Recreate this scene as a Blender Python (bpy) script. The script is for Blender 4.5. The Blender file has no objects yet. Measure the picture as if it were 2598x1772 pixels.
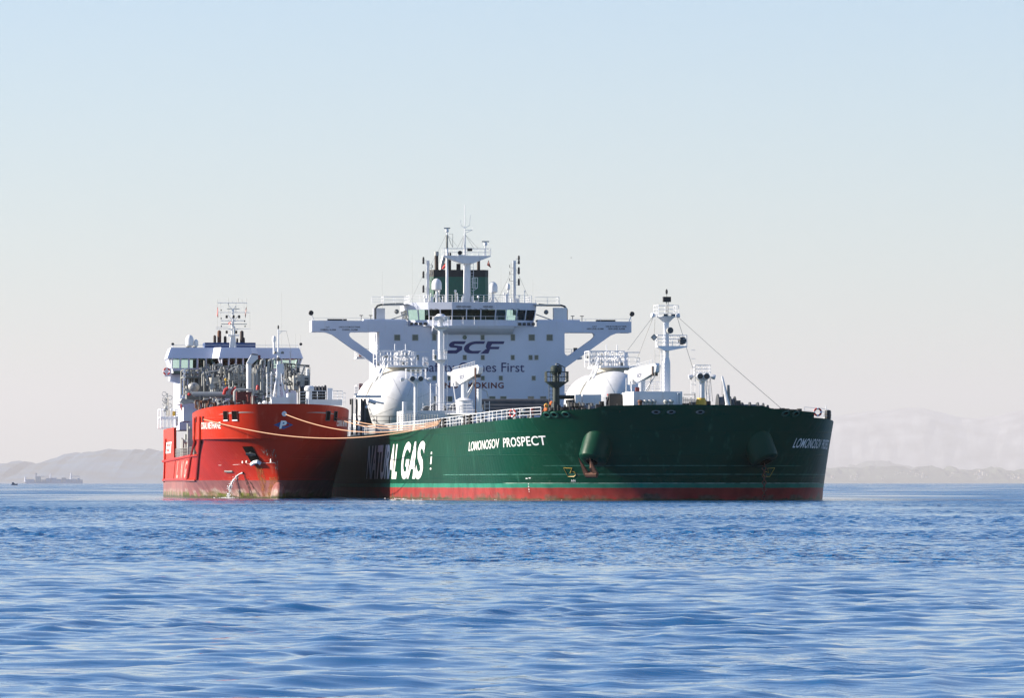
import bpy, math, random
import numpy as np
from mathutils import Vector, Matrix
R = math.radians
random.seed(7)
S = bpy.context.scene
COL = S.collection

# ---------------------------------------------------------------- camera
F = 14720.0            # focal length in pixels of the 2598 px wide photograph
CX, HY = 1299.0, 1227.0
CAMH = 1.8
cd = bpy.data.cameras.new('camera')
cam = bpy.data.objects.new('camera', cd); COL.objects.link(cam)
cd.sensor_width = 36.0
cd.lens = F / 2598.0 * 36.0
cd.shift_y = (HY - 886.0) / 2598.0
cd.clip_start = 1.0; cd.clip_end = 400000.0
cam.location = (0, 0, CAMH); cam.rotation_euler = (R(90), 0, 0)
S.camera = cam

# ---------------------------------------------------------------- sky, sun, exposure
TH = R(6.67)                       # the ships' heading, off the line of sight
BX, BY = -5.45, 794.0              # foot of the tanker's bridge front
SUN_EL, SUN_ABAFT = R(23), R(10)
ux, uy = math.sin(TH), -math.cos(TH)          # forward
vx, vy = -math.cos(TH), -math.sin(TH)         # starboard
sx = -math.sin(SUN_ABAFT) * ux + math.cos(SUN_ABAFT) * vx
sy = -math.sin(SUN_ABAFT) * uy + math.cos(SUN_ABAFT) * vy
SUN_DIR = Vector((sx * math.cos(SUN_EL), sy * math.cos(SUN_EL), math.sin(SUN_EL)))

W = bpy.data.worlds.new('World'); S.world = W; W.use_nodes = True
nt = W.node_tree; nt.nodes.clear()
sk = nt.nodes.new('ShaderNodeTexSky'); sk.sky_type = 'NISHITA'; sk.sun_disc = False
sk.sun_elevation = SUN_EL; sk.sun_rotation = math.atan2(sx, sy)
sk.air_density = 1.0; sk.dust_density = 0.3; sk.ozone_density = 1.6; sk.altitude = 0
bg = nt.nodes.new('ShaderNodeBackground'); bg.inputs['Strength'].default_value = 0.055
wo = nt.nodes.new('ShaderNodeOutputWorld')
tint = nt.nodes.new('ShaderNodeMix'); tint.data_type = 'RGBA'; tint.blend_type = 'MULTIPLY'; tint.inputs[0].default_value = 1
tint.inputs[7].default_value = (.95, 1.10, 1.40, 1)          # the photograph's cooler white balance
nt.links.new(sk.outputs[0], tint.inputs[6]); nt.links.new(tint.outputs[2], bg.inputs[0]); nt.links.new(bg.outputs[0], wo.inputs[0])

sl = bpy.data.lights.new('sun', 'SUN'); sl.energy = 5.0; sl.angle = R(0.53); sl.color = (1.0, 0.90, 0.76)
sun = bpy.data.objects.new('sun', sl); COL.objects.link(sun)
sun.rotation_euler = SUN_DIR.to_track_quat('Z', 'Y').to_euler()
sun.location = SUN_DIR * 3000

S.view_settings.view_transform = 'Standard'; S.view_settings.look = 'None'
S.view_settings.exposure = 1.25; S.view_settings.gamma = 1.0
S.view_settings.use_curve_mapping = False
S.render.engine = 'CYCLES'
S.cycles.use_denoising = True
S.cycles.max_bounces = 6; S.cycles.diffuse_bounces = 2; S.cycles.glossy_bounces = 3
S.cycles.volume_bounces = 0; S.cycles.transmission_bounces = 2
S.cycles.caustics_reflective = False; S.cycles.caustics_refractive = False

# ---------------------------------------------------------------- materials
def mat(name, col, rough=0.5, metal=0.0, var=0.12, scale=1.5, streak=0.0, streak_col=(.16, .07, .03), spec=0.5, bump=0.0):
    """paint or metal with patchy colour and, if asked for, runs of rust down the vertical"""
    m = bpy.data.materials.new(name); m.use_nodes = True
    t = m.node_tree; b = t.nodes['Principled BSDF']
    b.inputs['Roughness'].default_value = rough; b.inputs['Metallic'].default_value = metal
    b.inputs['Specular IOR Level'].default_value = spec
    tc = t.nodes.new('ShaderNodeTexCoord')
    n = t.nodes.new('ShaderNodeTexNoise'); n.inputs['Scale'].default_value = scale; n.inputs['Detail'].default_value = 6
    t.links.new(tc.outputs['Object'], n.inputs['Vector'])
    mr = t.nodes.new('ShaderNodeMapRange'); mr.inputs[1].default_value = .3; mr.inputs[2].default_value = .7
    mr.inputs[3].default_value = 1 - var; mr.inputs[4].default_value = 1 + var * .35
    t.links.new(n.outputs[0], mr.inputs[0])
    mx = t.nodes.new('ShaderNodeMix'); mx.data_type = 'RGBA'; mx.blend_type = 'MULTIPLY'; mx.inputs[0].default_value = 1
    mx.inputs[6].default_value = (*col, 1); t.links.new(mr.outputs[0], mx.inputs[7])
    out = mx.outputs[2]
    if streak:
        mp = t.nodes.new('ShaderNodeMapping'); mp.inputs['Scale'].default_value = (2.2, 2.2, .16)
        t.links.new(tc.outputs['Object'], mp.inputs[0])
        n2 = t.nodes.new('ShaderNodeTexNoise'); n2.inputs['Scale'].default_value = 1; n2.inputs['Detail'].default_value = 5
        t.links.new(mp.outputs[0], n2.inputs['Vector'])
        m2 = t.nodes.new('ShaderNodeMapRange'); m2.inputs[1].default_value = .6; m2.inputs[2].default_value = .78
        m2.inputs[3].default_value = 0; m2.inputs[4].default_value = streak
        t.links.new(n2.outputs[0], m2.inputs[0])
        mx2 = t.nodes.new('ShaderNodeMix'); mx2.data_type = 'RGBA'
        t.links.new(m2.outputs[0], mx2.inputs[0]); t.links.new(out, mx2.inputs[6]); mx2.inputs[7].default_value = (*streak_col, 1)
        out = mx2.outputs[2]
    t.links.new(out, b.inputs['Base Color'])
    if bump:
        bp = t.nodes.new('ShaderNodeBump'); bp.inputs['Strength'].default_value = bump; bp.inputs['Distance'].default_value = .05
        n3 = t.nodes.new('ShaderNodeTexNoise'); n3.inputs['Scale'].default_value = scale * .5; n3.inputs['Detail'].default_value = 3
        t.links.new(tc.outputs['Object'], n3.inputs['Vector']); t.links.new(n3.outputs[0], bp.inputs['Height'])
        t.links.new(bp.outputs[0], b.inputs['Normal'])
    return m

M = {}
M['white'] = mat('white_paint', (.68, .69, .72), .45, var=.07, scale=.6, streak=.22, streak_col=(.42, .30, .2))
M['white_wall_shade'] = mat('white_wall_shade_paint', (.60, .63, .73), .5, var=.09, scale=.25, streak=.22, streak_col=(.45, .36, .28))  # white paint with the blue of sky-lit shade mixed into its colour
M['cream'] = mat('cream_paint', (.52, .49, .42), .5, var=.15, streak=.3, streak_col=(.25, .14, .07))
M['grey'] = mat('grey_paint', (.19, .195, .185), .5, var=.2, streak=.25)
M['pale_grey'] = mat('pale_grey_paint', (.38, .385, .37), .45, var=.15, streak=.2)
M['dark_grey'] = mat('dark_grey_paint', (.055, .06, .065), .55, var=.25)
M['black'] = mat('black_paint', (.012, .012, .014), .5, var=.3)
M['green'] = mat('green_shaded_paint', (.009, .024, .021), .5, var=.25)  # dark green, deepened to carry the vent post's backlit shade
M['funnel_green'] = mat('funnel_green_paint', (.008, .085, .055), .45, var=.12)
M['navy'] = mat('navy_paint', (.02, .022, .12), .5, var=.1)
M['blue'] = mat('blue_paint', (.012, .045, .16), .5, var=.15)
M['red'] = mat('red_paint', (.45, .02, .018), .5, var=.15)
M['dark_red'] = mat('dark_red_paint', (.13, .012, .012), .5, var=.25)
M['orange'] = mat('orange_paint', (.65, .14, .02), .5, var=.15)
M['yellow'] = mat('yellow_paint', (.6, .36, .03), .5, var=.15)
M['rust'] = mat('rusty_steel', (.14, .055, .03), .8, var=.4, scale=4)
M['maroon'] = mat('maroon_print', (.12, .008, .012), .5, var=.1)
M['rope'] = mat('rope_fibre', (.48, .28, .165), .8, var=.15, scale=6)
M['steel'] = mat('bare_steel', (.35, .35, .35), .35, metal=.8, var=.2)
M['sooty'] = mat('sooty_steel', (.045, .03, .026), .7, var=.5, scale=2)

def glass(name, col=(.02, .03, .035), rough=.04):
    m = bpy.data.materials.new(name); m.use_nodes = True
    b = m.node_tree.nodes['Principled BSDF']
    b.inputs['Base Color'].default_value = (*col, 1); b.inputs['Roughness'].default_value = rough
    b.inputs['IOR'].default_value = 1.5
    return m
M['glass'] = glass('window_glass', (.06, .085, .09))
M['green_glass'] = glass('green_window_glass', (.05, .09, .085), .08)
def clear_glass(name, tint=(.82, .96, .91)):
    m = bpy.data.materials.new(name); m.use_nodes = True
    t = m.node_tree; t.nodes.clear()
    o = t.nodes.new('ShaderNodeOutputMaterial'); tr = t.nodes.new('ShaderNodeBsdfTransparent'); tr.inputs[0].default_value = (*tint, 1)
    gl = t.nodes.new('ShaderNodeBsdfGlossy'); gl.inputs['Roughness'].default_value = .03
    mx = t.nodes.new('ShaderNodeMixShader'); fr = t.nodes.new('ShaderNodeFresnel'); fr.inputs[0].default_value = 1.5
    t.links.new(fr.outputs[0], mx.inputs[0]); t.links.new(tr.outputs[0], mx.inputs[1]); t.links.new(gl.outputs[0], mx.inputs[2])
    t.links.new(mx.outputs[0], o.inputs[0])
    return m
M['clear'] = clear_glass('tinted_clear_glass')

# ---------------------------------------------------------------- helpers
def tag(o, label=None, cat=None, group=None, kind=None):
    if label: o['label'] = label
    if cat: o['category'] = cat
    if group: o['group'] = group
    if kind: o['kind'] = kind
    return o

def empty(name, loc=(0, 0, 0), rz=0, parent=None):
    o = bpy.data.objects.new(name, None); COL.objects.link(o); o.location = loc; o.rotation_euler = (0, 0, rz)
    o.empty_display_size = 1
    if parent: o.parent = parent
    return o

class MB:
    """collects boxes, bars, tubes and lathed forms, then links them as one mesh object"""
    def __init__(s): s.v = []; s.f = []; s.sm = []
    def add(s, vs, fs, smooth=False):
        k = len(s.v); s.v += [tuple(p) for p in vs]; s.f += [tuple(k + i for i in f) for f in fs]; s.sm += [smooth] * len(fs); return s
    def box(s, x0, x1, y0, y1, z0, z1):
        vs = [(x, y, z) for z in (z0, z1) for y in (y0, y1) for x in (x0, x1)]
        return s.add(vs, [(0, 2, 3, 1), (4, 5, 7, 6), (0, 1, 5, 4), (2, 6, 7, 3), (0, 4, 6, 2), (1, 3, 7, 5)])
    def cbox(s, c, d): 
        return s.box(c[0] - d[0] / 2, c[0] + d[0] / 2, c[1] - d[1] / 2, c[1] + d[1] / 2, c[2] - d[2] / 2, c[2] + d[2] / 2)
    def prism(s, poly, axis, a, b):
        """polygon in the plane across axis ('x': (y, z), 'y': (x, z), 'z': (x, y)), extruded from a to b"""
        def pt(p, t): return {'x': (t, p[0], p[1]), 'y': (p[0], t, p[1]), 'z': (p[0], p[1], t)}[axis]
        n = len(poly); ar = sum(poly[i][0] * poly[(i + 1) % n][1] - poly[(i + 1) % n][0] * poly[i][1] for i in range(n))
        if (ar < 0) != (axis == 'y'): poly = poly[::-1]
        if a > b: a, b = b, a
        vs = [pt(p, a) for p in poly] + [pt(p, b) for p in poly]
        fs = [tuple(range(n - 1, -1, -1)), tuple(range(n, 2 * n))] + [(i, (i + 1) % n, n + (i + 1) % n, n + i) for i in range(n)]
        return s.add(vs, fs)
    def tube(s, p, q, r, r2=None, n=8, caps=True):
        p, q = Vector(p), Vector(q); d = q - p
        if d.length < 1e-6: return s
        r2 = r if r2 is None else r2
        a = d.normalized().orthogonal().normalized(); b = d.normalized().cross(a)
        if abs(d.normalized().z) < .9: 
            a = Vector((0, 0, 1)).cross(d).normalized(); b = d.normalized().cross(a)
        o = math.pi / n if n == 4 else 0
        ring = lambda c, rr: [c + a * math.cos(o + 2 * math.pi * i / n) * rr + b * math.sin(o + 2 * math.pi * i / n) * rr for i in range(n)]
        vs = ring(p, r) + ring(q, r2)
        fs = [(i, (i + 1) % n, n + (i + 1) % n, n + i) for i in range(n)]
        k = len(s.v); s.v += [tuple(x) for x in vs]; s.f += [tuple(k + i for i in f) for f in fs]; s.sm += [n > 5] * n
        if caps:
            s.f += [tuple(k + i for i in range(n - 1, -1, -1)), tuple(k + n + i for i in range(n))]; s.sm += [False, False]
        return s
    def pipe(s, pts, r, n=6):
        """a tube swept along a polyline, mitred at its bends"""
        P = [Vector(p) for p in pts]; k0 = len(s.v); m = len(P)
        prev = None
        for i in range(m):
            d = (P[min(i + 1, m - 1)] - P[max(i - 1, 0)]).normalized()
            if prev is None: a = d.orthogonal().normalized()
            else:
                a = prev - d * prev.dot(d)
                a = d.orthogonal().normalized() if a.length < 1e-4 else a.normalized()
            prev = a; b = d.cross(a)
            for j in range(n): s.v.append(tuple(P[i] + a * math.cos(2 * math.pi * j / n) * r + b * math.sin(2 * math.pi * j / n) * r))
        for i in range(m - 1):
            for j in range(n):
                s.f.append((k0 + i * n + j, k0 + i * n + (j + 1) % n, k0 + (i + 1) * n + (j + 1) % n, k0 + (i + 1) * n + j)); s.sm.append(True)
        s.f.append(tuple(k0 + j for j in range(n - 1, -1, -1))); s.f.append(tuple(k0 + (m - 1) * n + j for j in range(n))); s.sm += [False, False]
        return s
    def lathe(s, c, prof, axis=(0, 0, 1), n=16):
        """prof: (radius, height along axis)"""
        c = Vector(c); d = Vector(axis).normalized(); a = d.orthogonal().normalized(); b = d.cross(a)
        k = len(s.v)
        for r, h in prof:
            for i in range(n):
                s.v.append(tuple(c + d * h + a * math.cos(2 * math.pi * i / n) * r + b * math.sin(2 * math.pi * i / n) * r))
        for j in range(len(prof) - 1):
            for i in range(n):
                s.f.append((k + j * n + i, k + j * n + (i + 1) % n, k + (j + 1) * n + (i + 1) % n, k + (j + 1) * n + i)); s.sm.append(True)
        s.f.append(tuple(k + i for i in range(n - 1, -1, -1))); s.f.append(tuple(k + (len(prof) - 1) * n + i for i in range(n))); s.sm += [False, False]
        return s
    def dome(s, c, r, h, n=16, base=0.0):
        """a dome: cylinder of height base, then a cap of height h"""
        pr = [(r, 0)] + ([(r, base)] if base else []) + [(r * math.cos(t), base + h * math.sin(t)) for t in [R(18), R(36), R(54), R(72), R(87)]]
        return s.lathe(c, pr, n=n)
    def ball(s, c, r, n=10):
        return s.lathe(c, [(r * math.sin(t), -r * math.cos(t)) for t in [R(8), R(30), R(60), R(90), R(120), R(150), R(172)]], n=n)
    def torus(s, c, rr, r, axis=(1, 0, 0), n=16):
        c = Vector(c); d = Vector(axis).normalized(); a = d.orthogonal().normalized(); b = d.cross(a)
        pts = [c + a * math.cos(2 * math.pi * i / n) * rr + b * math.sin(2 * math.pi * i / n) * rr for i in range(n)]
        k = len(s.v); m = 6
        for i, p in enumerate(pts):
            o = (p - c).normalized()
            for j in range(m):
                s.v.append(tuple(p + o * math.cos(2 * math.pi * j / m) * r + d * math.sin(2 * math.pi * j / m) * r))
        for i in range(n):
            for j in range(m):
                s.f.append((k + i * m + j, k + i * m + (j + 1) % m, k + ((i + 1) % n) * m + (j + 1) % m, k + ((i + 1) % n) * m + j)); s.sm.append(True)
        return s
    def rail(s, pts, h=1.05, rails=3, gap=1.5, r=.028, top=None):
        """hand rail along a polyline of deck points"""
        P = [Vector(p) for p in pts]; up = Vector((0, 0, 1)); top = top or r * 1.15
        for a, b in zip(P[:-1], P[1:]):
            L = (b - a).length; n = max(1, round(L / gap))
            for i in range(n): 
                q = a + (b - a) * (i / n); s.tube(q, q + up * h, r, n=4)
            for k in range(rails):
                z = h * (k + 1) / rails
                s.tube(a + up * z, b + up * z, top if k == rails - 1 else r * .8, n=4)
        s.tube(P[-1], P[-1] + up * h, r, n=4)
        return s
    def ladder(s, p, q, w=(0, .4, 0), step=.35, r=.03):
        p, q, w = Vector(p), Vector(q), Vector(w)
        s.tube(p - w / 2, q - w / 2, r, n=4); s.tube(p + w / 2, q + w / 2, r, n=4)
        n = max(2, int((q - p).length / step))
        for i in range(n): c = p + (q - p) * ((i + .5) / n); s.tube(c - w / 2, c + w / 2, r * .7, n=4)
        return s
    def build(s, name, m, parent=None, loc=None, crease=32):
        me = bpy.data.meshes.new(name); me.from_pydata(s.v, [], s.f)
        me.polygons.foreach_set('use_smooth', s.sm); me.update()
        if any(s.sm): me.set_sharp_from_angle(angle=R(crease))
        if m is not None:
            for q in (m if isinstance(m, (list, tuple)) else [m]): me.materials.append(q)
        o = bpy.data.objects.new(name, me); COL.objects.link(o)
        if parent: o.parent = parent
        if loc: o.location = loc
        return o

def copy_tree(o, parent=None, loc=None):
    c = o.copy(); COL.objects.link(c)
    if parent: c.parent = parent
    if loc is not None: c.location = loc
    for ch in [x for x in o.children]: copy_tree(ch, c)
    return c

THB, BBX, BBY = R(5.97), -39.6, 799.4         # the smaller ship's heading and the foot of its stern
def at(px, py, t, yoff=0.0):
    """ship coordinates (t metres ahead of the tanker's bridge front, y to port, z up) of a photo pixel at station t"""
    th, bx, by = (THB, BBX, BBY) if yoff else (TH, BX, BY)
    k = (px - CX) / F; s_, c_ = math.sin(th), math.cos(th)
    y = (k * (by - t * c_) - bx - t * s_) / (c_ - k * s_)
    Y = by - t * c_ + y * s_
    return Vector((t, y, CAMH + (HY - py) * Y / F))
def px_of(p, yoff=0.0):
    th, bx, by = (THB, BBX, BBY) if yoff else (TH, BX, BY)
    s_, c_ = math.sin(th), math.cos(th); t, y = p[0], p[1]
    X = bx + t * s_ + y * c_; Y = by - t * c_ + y * s_
    return CX + F * X / Y, HY - F * (p[2] - CAMH) / Y
# ---------------------------------------------------------------- sea
def sea_heights(X, Y):
    rng = np.random.default_rng(11)
    Z = np.zeros_like(X); 
    far = np.clip((Y - 115) / 60, 0, 1)
    paws = .12 + 1.1 * np.clip(.5 + .9 * np.sin(X * .045 + Y * .021 + 1.0) * np.sin(Y * .052 - X * .017) + .35 * np.sin(Y * .13 + X * .03), 0, 1)
    # long low swell, then shorter crossing wavelets
    for lam0, lam1, n, amp, spread, mask in ((5.5, 11, 6, .020, .45, 0), (2.2, 5.0, 10, .020, .5, 0), (.9, 2.0, 14, .0120, .6, 0), (.4, .85, 12, .0026, .8, 0), (.7, 2.2, 22, .020, 1.0, 1)):
        for _ in range(n):
            lam = lam0 * (lam1 / lam0) ** rng.random(); th = math.pi / 2 + .25 + rng.normal(0, spread); k = 2 * math.pi / lam
            a = amp * (.5 + rng.random()); ph = rng.random() * 6.283
            kx, ky = k * math.cos(th), k * math.sin(th)
            # slow drift of amplitude so that wave groups form
            g = (.55 + .5 * np.sin(X * k * .16 + Y * k * .05 + ph * 3) * np.sin(Y * k * .08 - X * k * .10 + ph * 5)) ** 1.5 * 1.5
            w = np.sin(kx * X + ky * Y + ph)
            Z += a * g * (np.exp(2.4 * (w - 1)) - .26) * (far * paws if mask else 1.0)
    return Z
def build_sea():
    ys = [38.0]
    while ys[-1] < 720:
        y = ys[-1]; ys.append(y + max(.11, .0000165 * y * y * 1.0 + .0 if y < 130 else .0011 * y))
    far = [760, 850, 1000, 1300, 1800, 2600, 4000, 6500, 10000, 16000, 26000, 42500, 83500, 163000]
    ys = np.array(ys + far); nx = 430
    us = np.linspace(-1, 1, nx)
    # fan-shaped grid wide enough for a camera a step to the side
    half = np.minimum(ys * .135 + 9, 36000)
    X = us[None, :] * half[:, None]; Y = np.repeat(ys[:, None], nx, 1)
    Z = sea_heights(X, Y) * np.clip((720 - Y) / 300, 0, 1)
    me = bpy.data.meshes.new('sea'); ny = len(ys)
    co = np.stack([X, Y, Z], -1).reshape(-1, 3).astype(np.float32)
    i = np.arange((ny - 1) * (nx - 1)); r, c = i // (nx - 1), i % (nx - 1); a = r * nx + c
    q = np.stack([a, a + 1, a + nx + 1, a + nx], -1).astype(np.int32)
    me.vertices.add(len(co)); me.vertices.foreach_set('co', co.ravel())
    me.loops.add(q.size); me.loops.foreach_set('vertex_index', q.ravel())
    me.polygons.add(len(q)); me.polygons.foreach_set('loop_start', np.arange(0, q.size, 4, dtype=np.int32))
    me.polygons.foreach_set('loop_total', np.full(len(q), 4, dtype=np.int32))
    me.polygons.foreach_set('use_smooth', np.ones(len(q), dtype=bool))
    me.update(); me.validate()
    o = bpy.data.objects.new('sea', me); COL.objects.link(o); tag(o, kind='structure')
    print('sea verts', len(co))
    m = bpy.data.materials.new('sea_water'); m.use_nodes = True; t = m.node_tree; b = t.nodes['Principled BSDF']
    b.inputs['Base Color'].default_value = (.003, .082, .215, 1)
    b.inputs['Roughness'].default_value = .06; b.inputs['IOR'].default_value = 1.333
    geo = t.nodes.new('ShaderNodeNewGeometry')
    def noise(sc, det, mp=(1, 1, 1)):
        mpn = t.nodes.new('ShaderNodeMapping'); mpn.inputs['Scale'].default_value = mp
        t.links.new(geo.outputs['Position'], mpn.inputs[0])
        n = t.nodes.new('ShaderNodeTexNoise'); n.inputs['Scale'].default_value = sc; n.inputs['Detail'].default_value = det
        t.links.new(mpn.outputs[0], n.inputs['Vector']); return n
    sep = t.nodes.new('ShaderNodeSeparateXYZ'); t.links.new(geo.outputs['Position'], sep.inputs[0])
    # wind ripples start beyond a smooth lee some 120 m out
    edge = noise(.05, 2)
    ad = t.nodes.new('ShaderNodeMath'); ad.operation = 'MULTIPLY_ADD'; ad.inputs[1].default_value = 30; t.links.new(edge.outputs[0], ad.inputs[0]); t.links.new(sep.outputs[1], ad.inputs[2])
    mr = t.nodes.new('ShaderNodeMapRange'); mr.inputs[1].default_value = 134; mr.inputs[2].default_value = 146; mr.inputs[3].default_value = .05; mr.inputs[4].default_value = 1.3
    t.links.new(ad.outputs[0], mr.inputs[0])
    patch = noise(1, 3, (.03, .009, 1)); mp = t.nodes.new('ShaderNodeMapRange'); mp.inputs[1].default_value = .40; mp.inputs[2].default_value = .60; mp.inputs[3].default_value = .12; mp.inputs[4].default_value = 1.25
    t.links.new(patch.outputs[0], mp.inputs[0])
    mu = t.nodes.new('ShaderNodeMath'); mu.operation = 'MULTIPLY'; t.links.new(mr.outputs[0], mu.inputs[0]); t.links.new(mp.outputs[0], mu.inputs[1])
    fine = noise(2.2, 3, (1.1, 2.6, 1)); rip = noise(2.6, 4, (1, .6, 1))
    b0 = t.nodes.new('ShaderNodeBump'); b0.inputs['Distance'].default_value = .05; fp = t.nodes.new('ShaderNodeMapRange'); fp.inputs[1].default_value = .42; fp.inputs[2].default_value = .62; fp.inputs[3].default_value = .03; fp.inputs[4].default_value = .5; t.links.new(noise(1, 3, (.12, .05, 1)).outputs[0], fp.inputs[0]); t.links.new(fp.outputs[0], b0.inputs['Strength']); t.links.new(fine.outputs[0], b0.inputs['Height'])
    bp = t.nodes.new('ShaderNodeBump'); bp.inputs['Distance'].default_value = .22; t.links.new(b0.outputs[0], bp.inputs['Normal'])
    t.links.new(mu.outputs[0], bp.inputs['Strength']); t.links.new(rip.outputs[0], bp.inputs['Height'])
    # farther out the chop reads as broader facets
    fr = t.nodes.new('ShaderNodeMapRange'); fr.inputs[1].default_value = 260; fr.inputs[2].default_value = 620; fr.inputs[4].default_value = 1
    t.links.new(sep.outputs[1], fr.inputs[0])
    fm = t.nodes.new('ShaderNodeMath'); fm.operation = 'MULTIPLY'; t.links.new(fr.outputs[0], fm.inputs[0]); t.links.new(mp.outputs[0], fm.inputs[1])
    chop = noise(.35, 3, (1, .5, 1)); b2 = t.nodes.new('ShaderNodeBump'); b2.inputs['Distance'].default_value = 1.6
    # the lee of the moored hulls lies calmer
    def band_(src, a, c, d, e):
        n_ = t.nodes.new('ShaderNodeMapRange'); n_.interpolation_type = 'SMOOTHSTEP'; n_.inputs[1].default_value = a; n_.inputs[2].default_value = c; n_.inputs[3].default_value = d; n_.inputs[4].default_value = e; t.links.new(src, n_.inputs[0]); return n_.outputs[0]
    def mul_(a, c):
        n_ = t.nodes.new('ShaderNodeMath'); n_.operation = 'MULTIPLY'; t.links.new(a, n_.inputs[0]); t.links.new(c, n_.inputs[1]); return n_.outputs[0]
    lee = mul_(mul_(band_(sep.outputs[1], 540, 640, 0, 1), band_(sep.outputs[1], 720, 800, 1, 0)), mul_(band_(sep.outputs[0], -62, -46, 0, 1), band_(sep.outputs[0], 34, 50, 1, 0)))
    calm = band_(lee, 0, 1, 1, .12)
    t.links.new(mul_(fm.outputs[0], calm), b2.inputs['Strength']); t.links.new(chop.outputs[0], b2.inputs['Height']); t.links.new(bp.outputs[0], b2.inputs['Normal'])
    t.links.new(b2.outputs[0], b.inputs['Normal'])
    # chop too small to resolve at a distance is roughness, gathered in cat's-paws
    rr_ = t.nodes.new('ShaderNodeMapRange'); rr_.inputs[1].default_value = 170; rr_.inputs[2].default_value = 640; rr_.inputs[3].default_value = .03; rr_.inputs[4].default_value = .24
    t.links.new(sep.outputs[1], rr_.inputs[0])
    wide = noise(1, 4, (.03, .006, 1)); wr = t.nodes.new('ShaderNodeMapRange'); wr.inputs[1].default_value = .38; wr.inputs[2].default_value = .62; wr.inputs[3].default_value = .2; wr.inputs[4].default_value = 1.3
    t.links.new(wide.outputs[0], wr.inputs[0])
    rm_ = t.nodes.new('ShaderNodeMath'); rm_.operation = 'MULTIPLY'; t.links.new(rr_.outputs[0], rm_.inputs[0]); t.links.new(wr.outputs[0], rm_.inputs[1])
    t.links.new(mul_(rm_.outputs[0], calm), b.inputs['Roughness'])
    me.materials.append(m)
build_sea()

# ---------------------------------------------------------------- far shores
def ridge(name, prof, Y, depth, col, seed, rough=54, step=86.0, tree=35.0):
    """a hill as rows of terrain behind one another; prof: (photo x, photo y) of its skyline"""
    rng = np.random.default_rng(seed)
    px = np.array([p[0] for p in prof], float); hz = np.array([CAMH + (HY - p[1]) * Y / F for p in prof])
    wx = (px - CX) / F * Y
    xs = np.arange(wx[0], wx[-1], step); h = np.interp(xs, wx, hz)
    fine = sum(rng.normal(0, 1, len(xs)).cumsum() * 0 for _ in range(1)) + rng.normal(0, tree * .35, len(xs))
    h = np.maximum(h + fine, .5)
    rows = 9; V = []; Fc = []
    for r in range(rows):
        f = r / (rows - 1); k = math.sin(min(1, f / .62) * math.pi / 2) if f <= .62 else 1 - (f - .62) / .38 * .5
        jit = rng.normal(0, rough, len(xs)) * (0 < r < rows - 1)
        for i, x in enumerate(xs):
            V.append((x, Y + depth * (f - .62) + jit[i], (h[i] + (rng.normal(0, tree * .3) if r not in (0,) else 0)) * k - (1.0 if r == 0 else 0)))
    n = len(xs)
    for r in range(rows - 1):
        for i in range(n - 1): Fc.append((r * n + i, r * n + i + 1, (r + 1) * n + i + 1, (r + 1) * n + i))
    b = MB(); b.add(V, Fc); o = b.build(name, mat(name + '_ground', col, .9, var=.85, scale=.0016)); tag(o, kind='structure'); return o
ridge('hill', [(-260, 1190), (-120, 1186), (0, 1182), (40, 1178), (70, 1172), (100, 1178), (135, 1165), (165, 1157), (200, 1150), (235, 1143), (300, 1144), (350, 1145), (400, 1143), (470, 1150), (560, 1160), (700, 1175), (900, 1195), (1100, 1215), (1200, 1227)], 78000, 9400, (.02, .08, .17), 3)  # blue of the distance haze painted into the hill's ground
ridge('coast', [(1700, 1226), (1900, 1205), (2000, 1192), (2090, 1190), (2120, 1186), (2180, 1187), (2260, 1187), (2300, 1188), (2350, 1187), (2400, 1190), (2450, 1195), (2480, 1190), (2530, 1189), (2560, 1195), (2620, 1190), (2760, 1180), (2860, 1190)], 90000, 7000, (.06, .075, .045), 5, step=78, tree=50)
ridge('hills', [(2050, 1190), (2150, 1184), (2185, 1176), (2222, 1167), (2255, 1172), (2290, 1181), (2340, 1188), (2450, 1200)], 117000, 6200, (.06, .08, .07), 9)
ridge('mountains', [(600, 1226), (760, 1190), (1000, 1130), (1500, 1082), (1900, 1062), (2050, 1060), (2150, 1050), (2230, 1040), (2290, 1036), (2350, 1035), (2400, 1048), (2450, 1062), (2500, 1060), (2560, 1048), (2620, 1032), (2800, 1010), (2950, 1040)], 154000, 7800, (.37, .38, .41), 14, rough=30, step=234, tree=27)  # ground paled towards the haze colour so the range looks fainter

# ---------------------------------------------------------------- hazy air
hz = MB().box(-37000, 37000, -40, 164000, -4.5, 2460).build('haze', None); tag(hz, kind='stuff')
hm = bpy.data.materials.new('haze_air'); hm.use_nodes = True; t = hm.node_tree; t.nodes.clear()
ho = t.nodes.new('ShaderNodeOutputMaterial'); pv = t.nodes.new('ShaderNodeVolumePrincipled')
pv.inputs['Color'].default_value = (.775, .757, .772, 1); pv.inputs['Density'].default_value = 1.5e-5; pv.inputs['Anisotropy'].default_value = .1
t.links.new(pv.outputs[0], ho.inputs['Volume']); hz.data.materials.append(hm)
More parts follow.
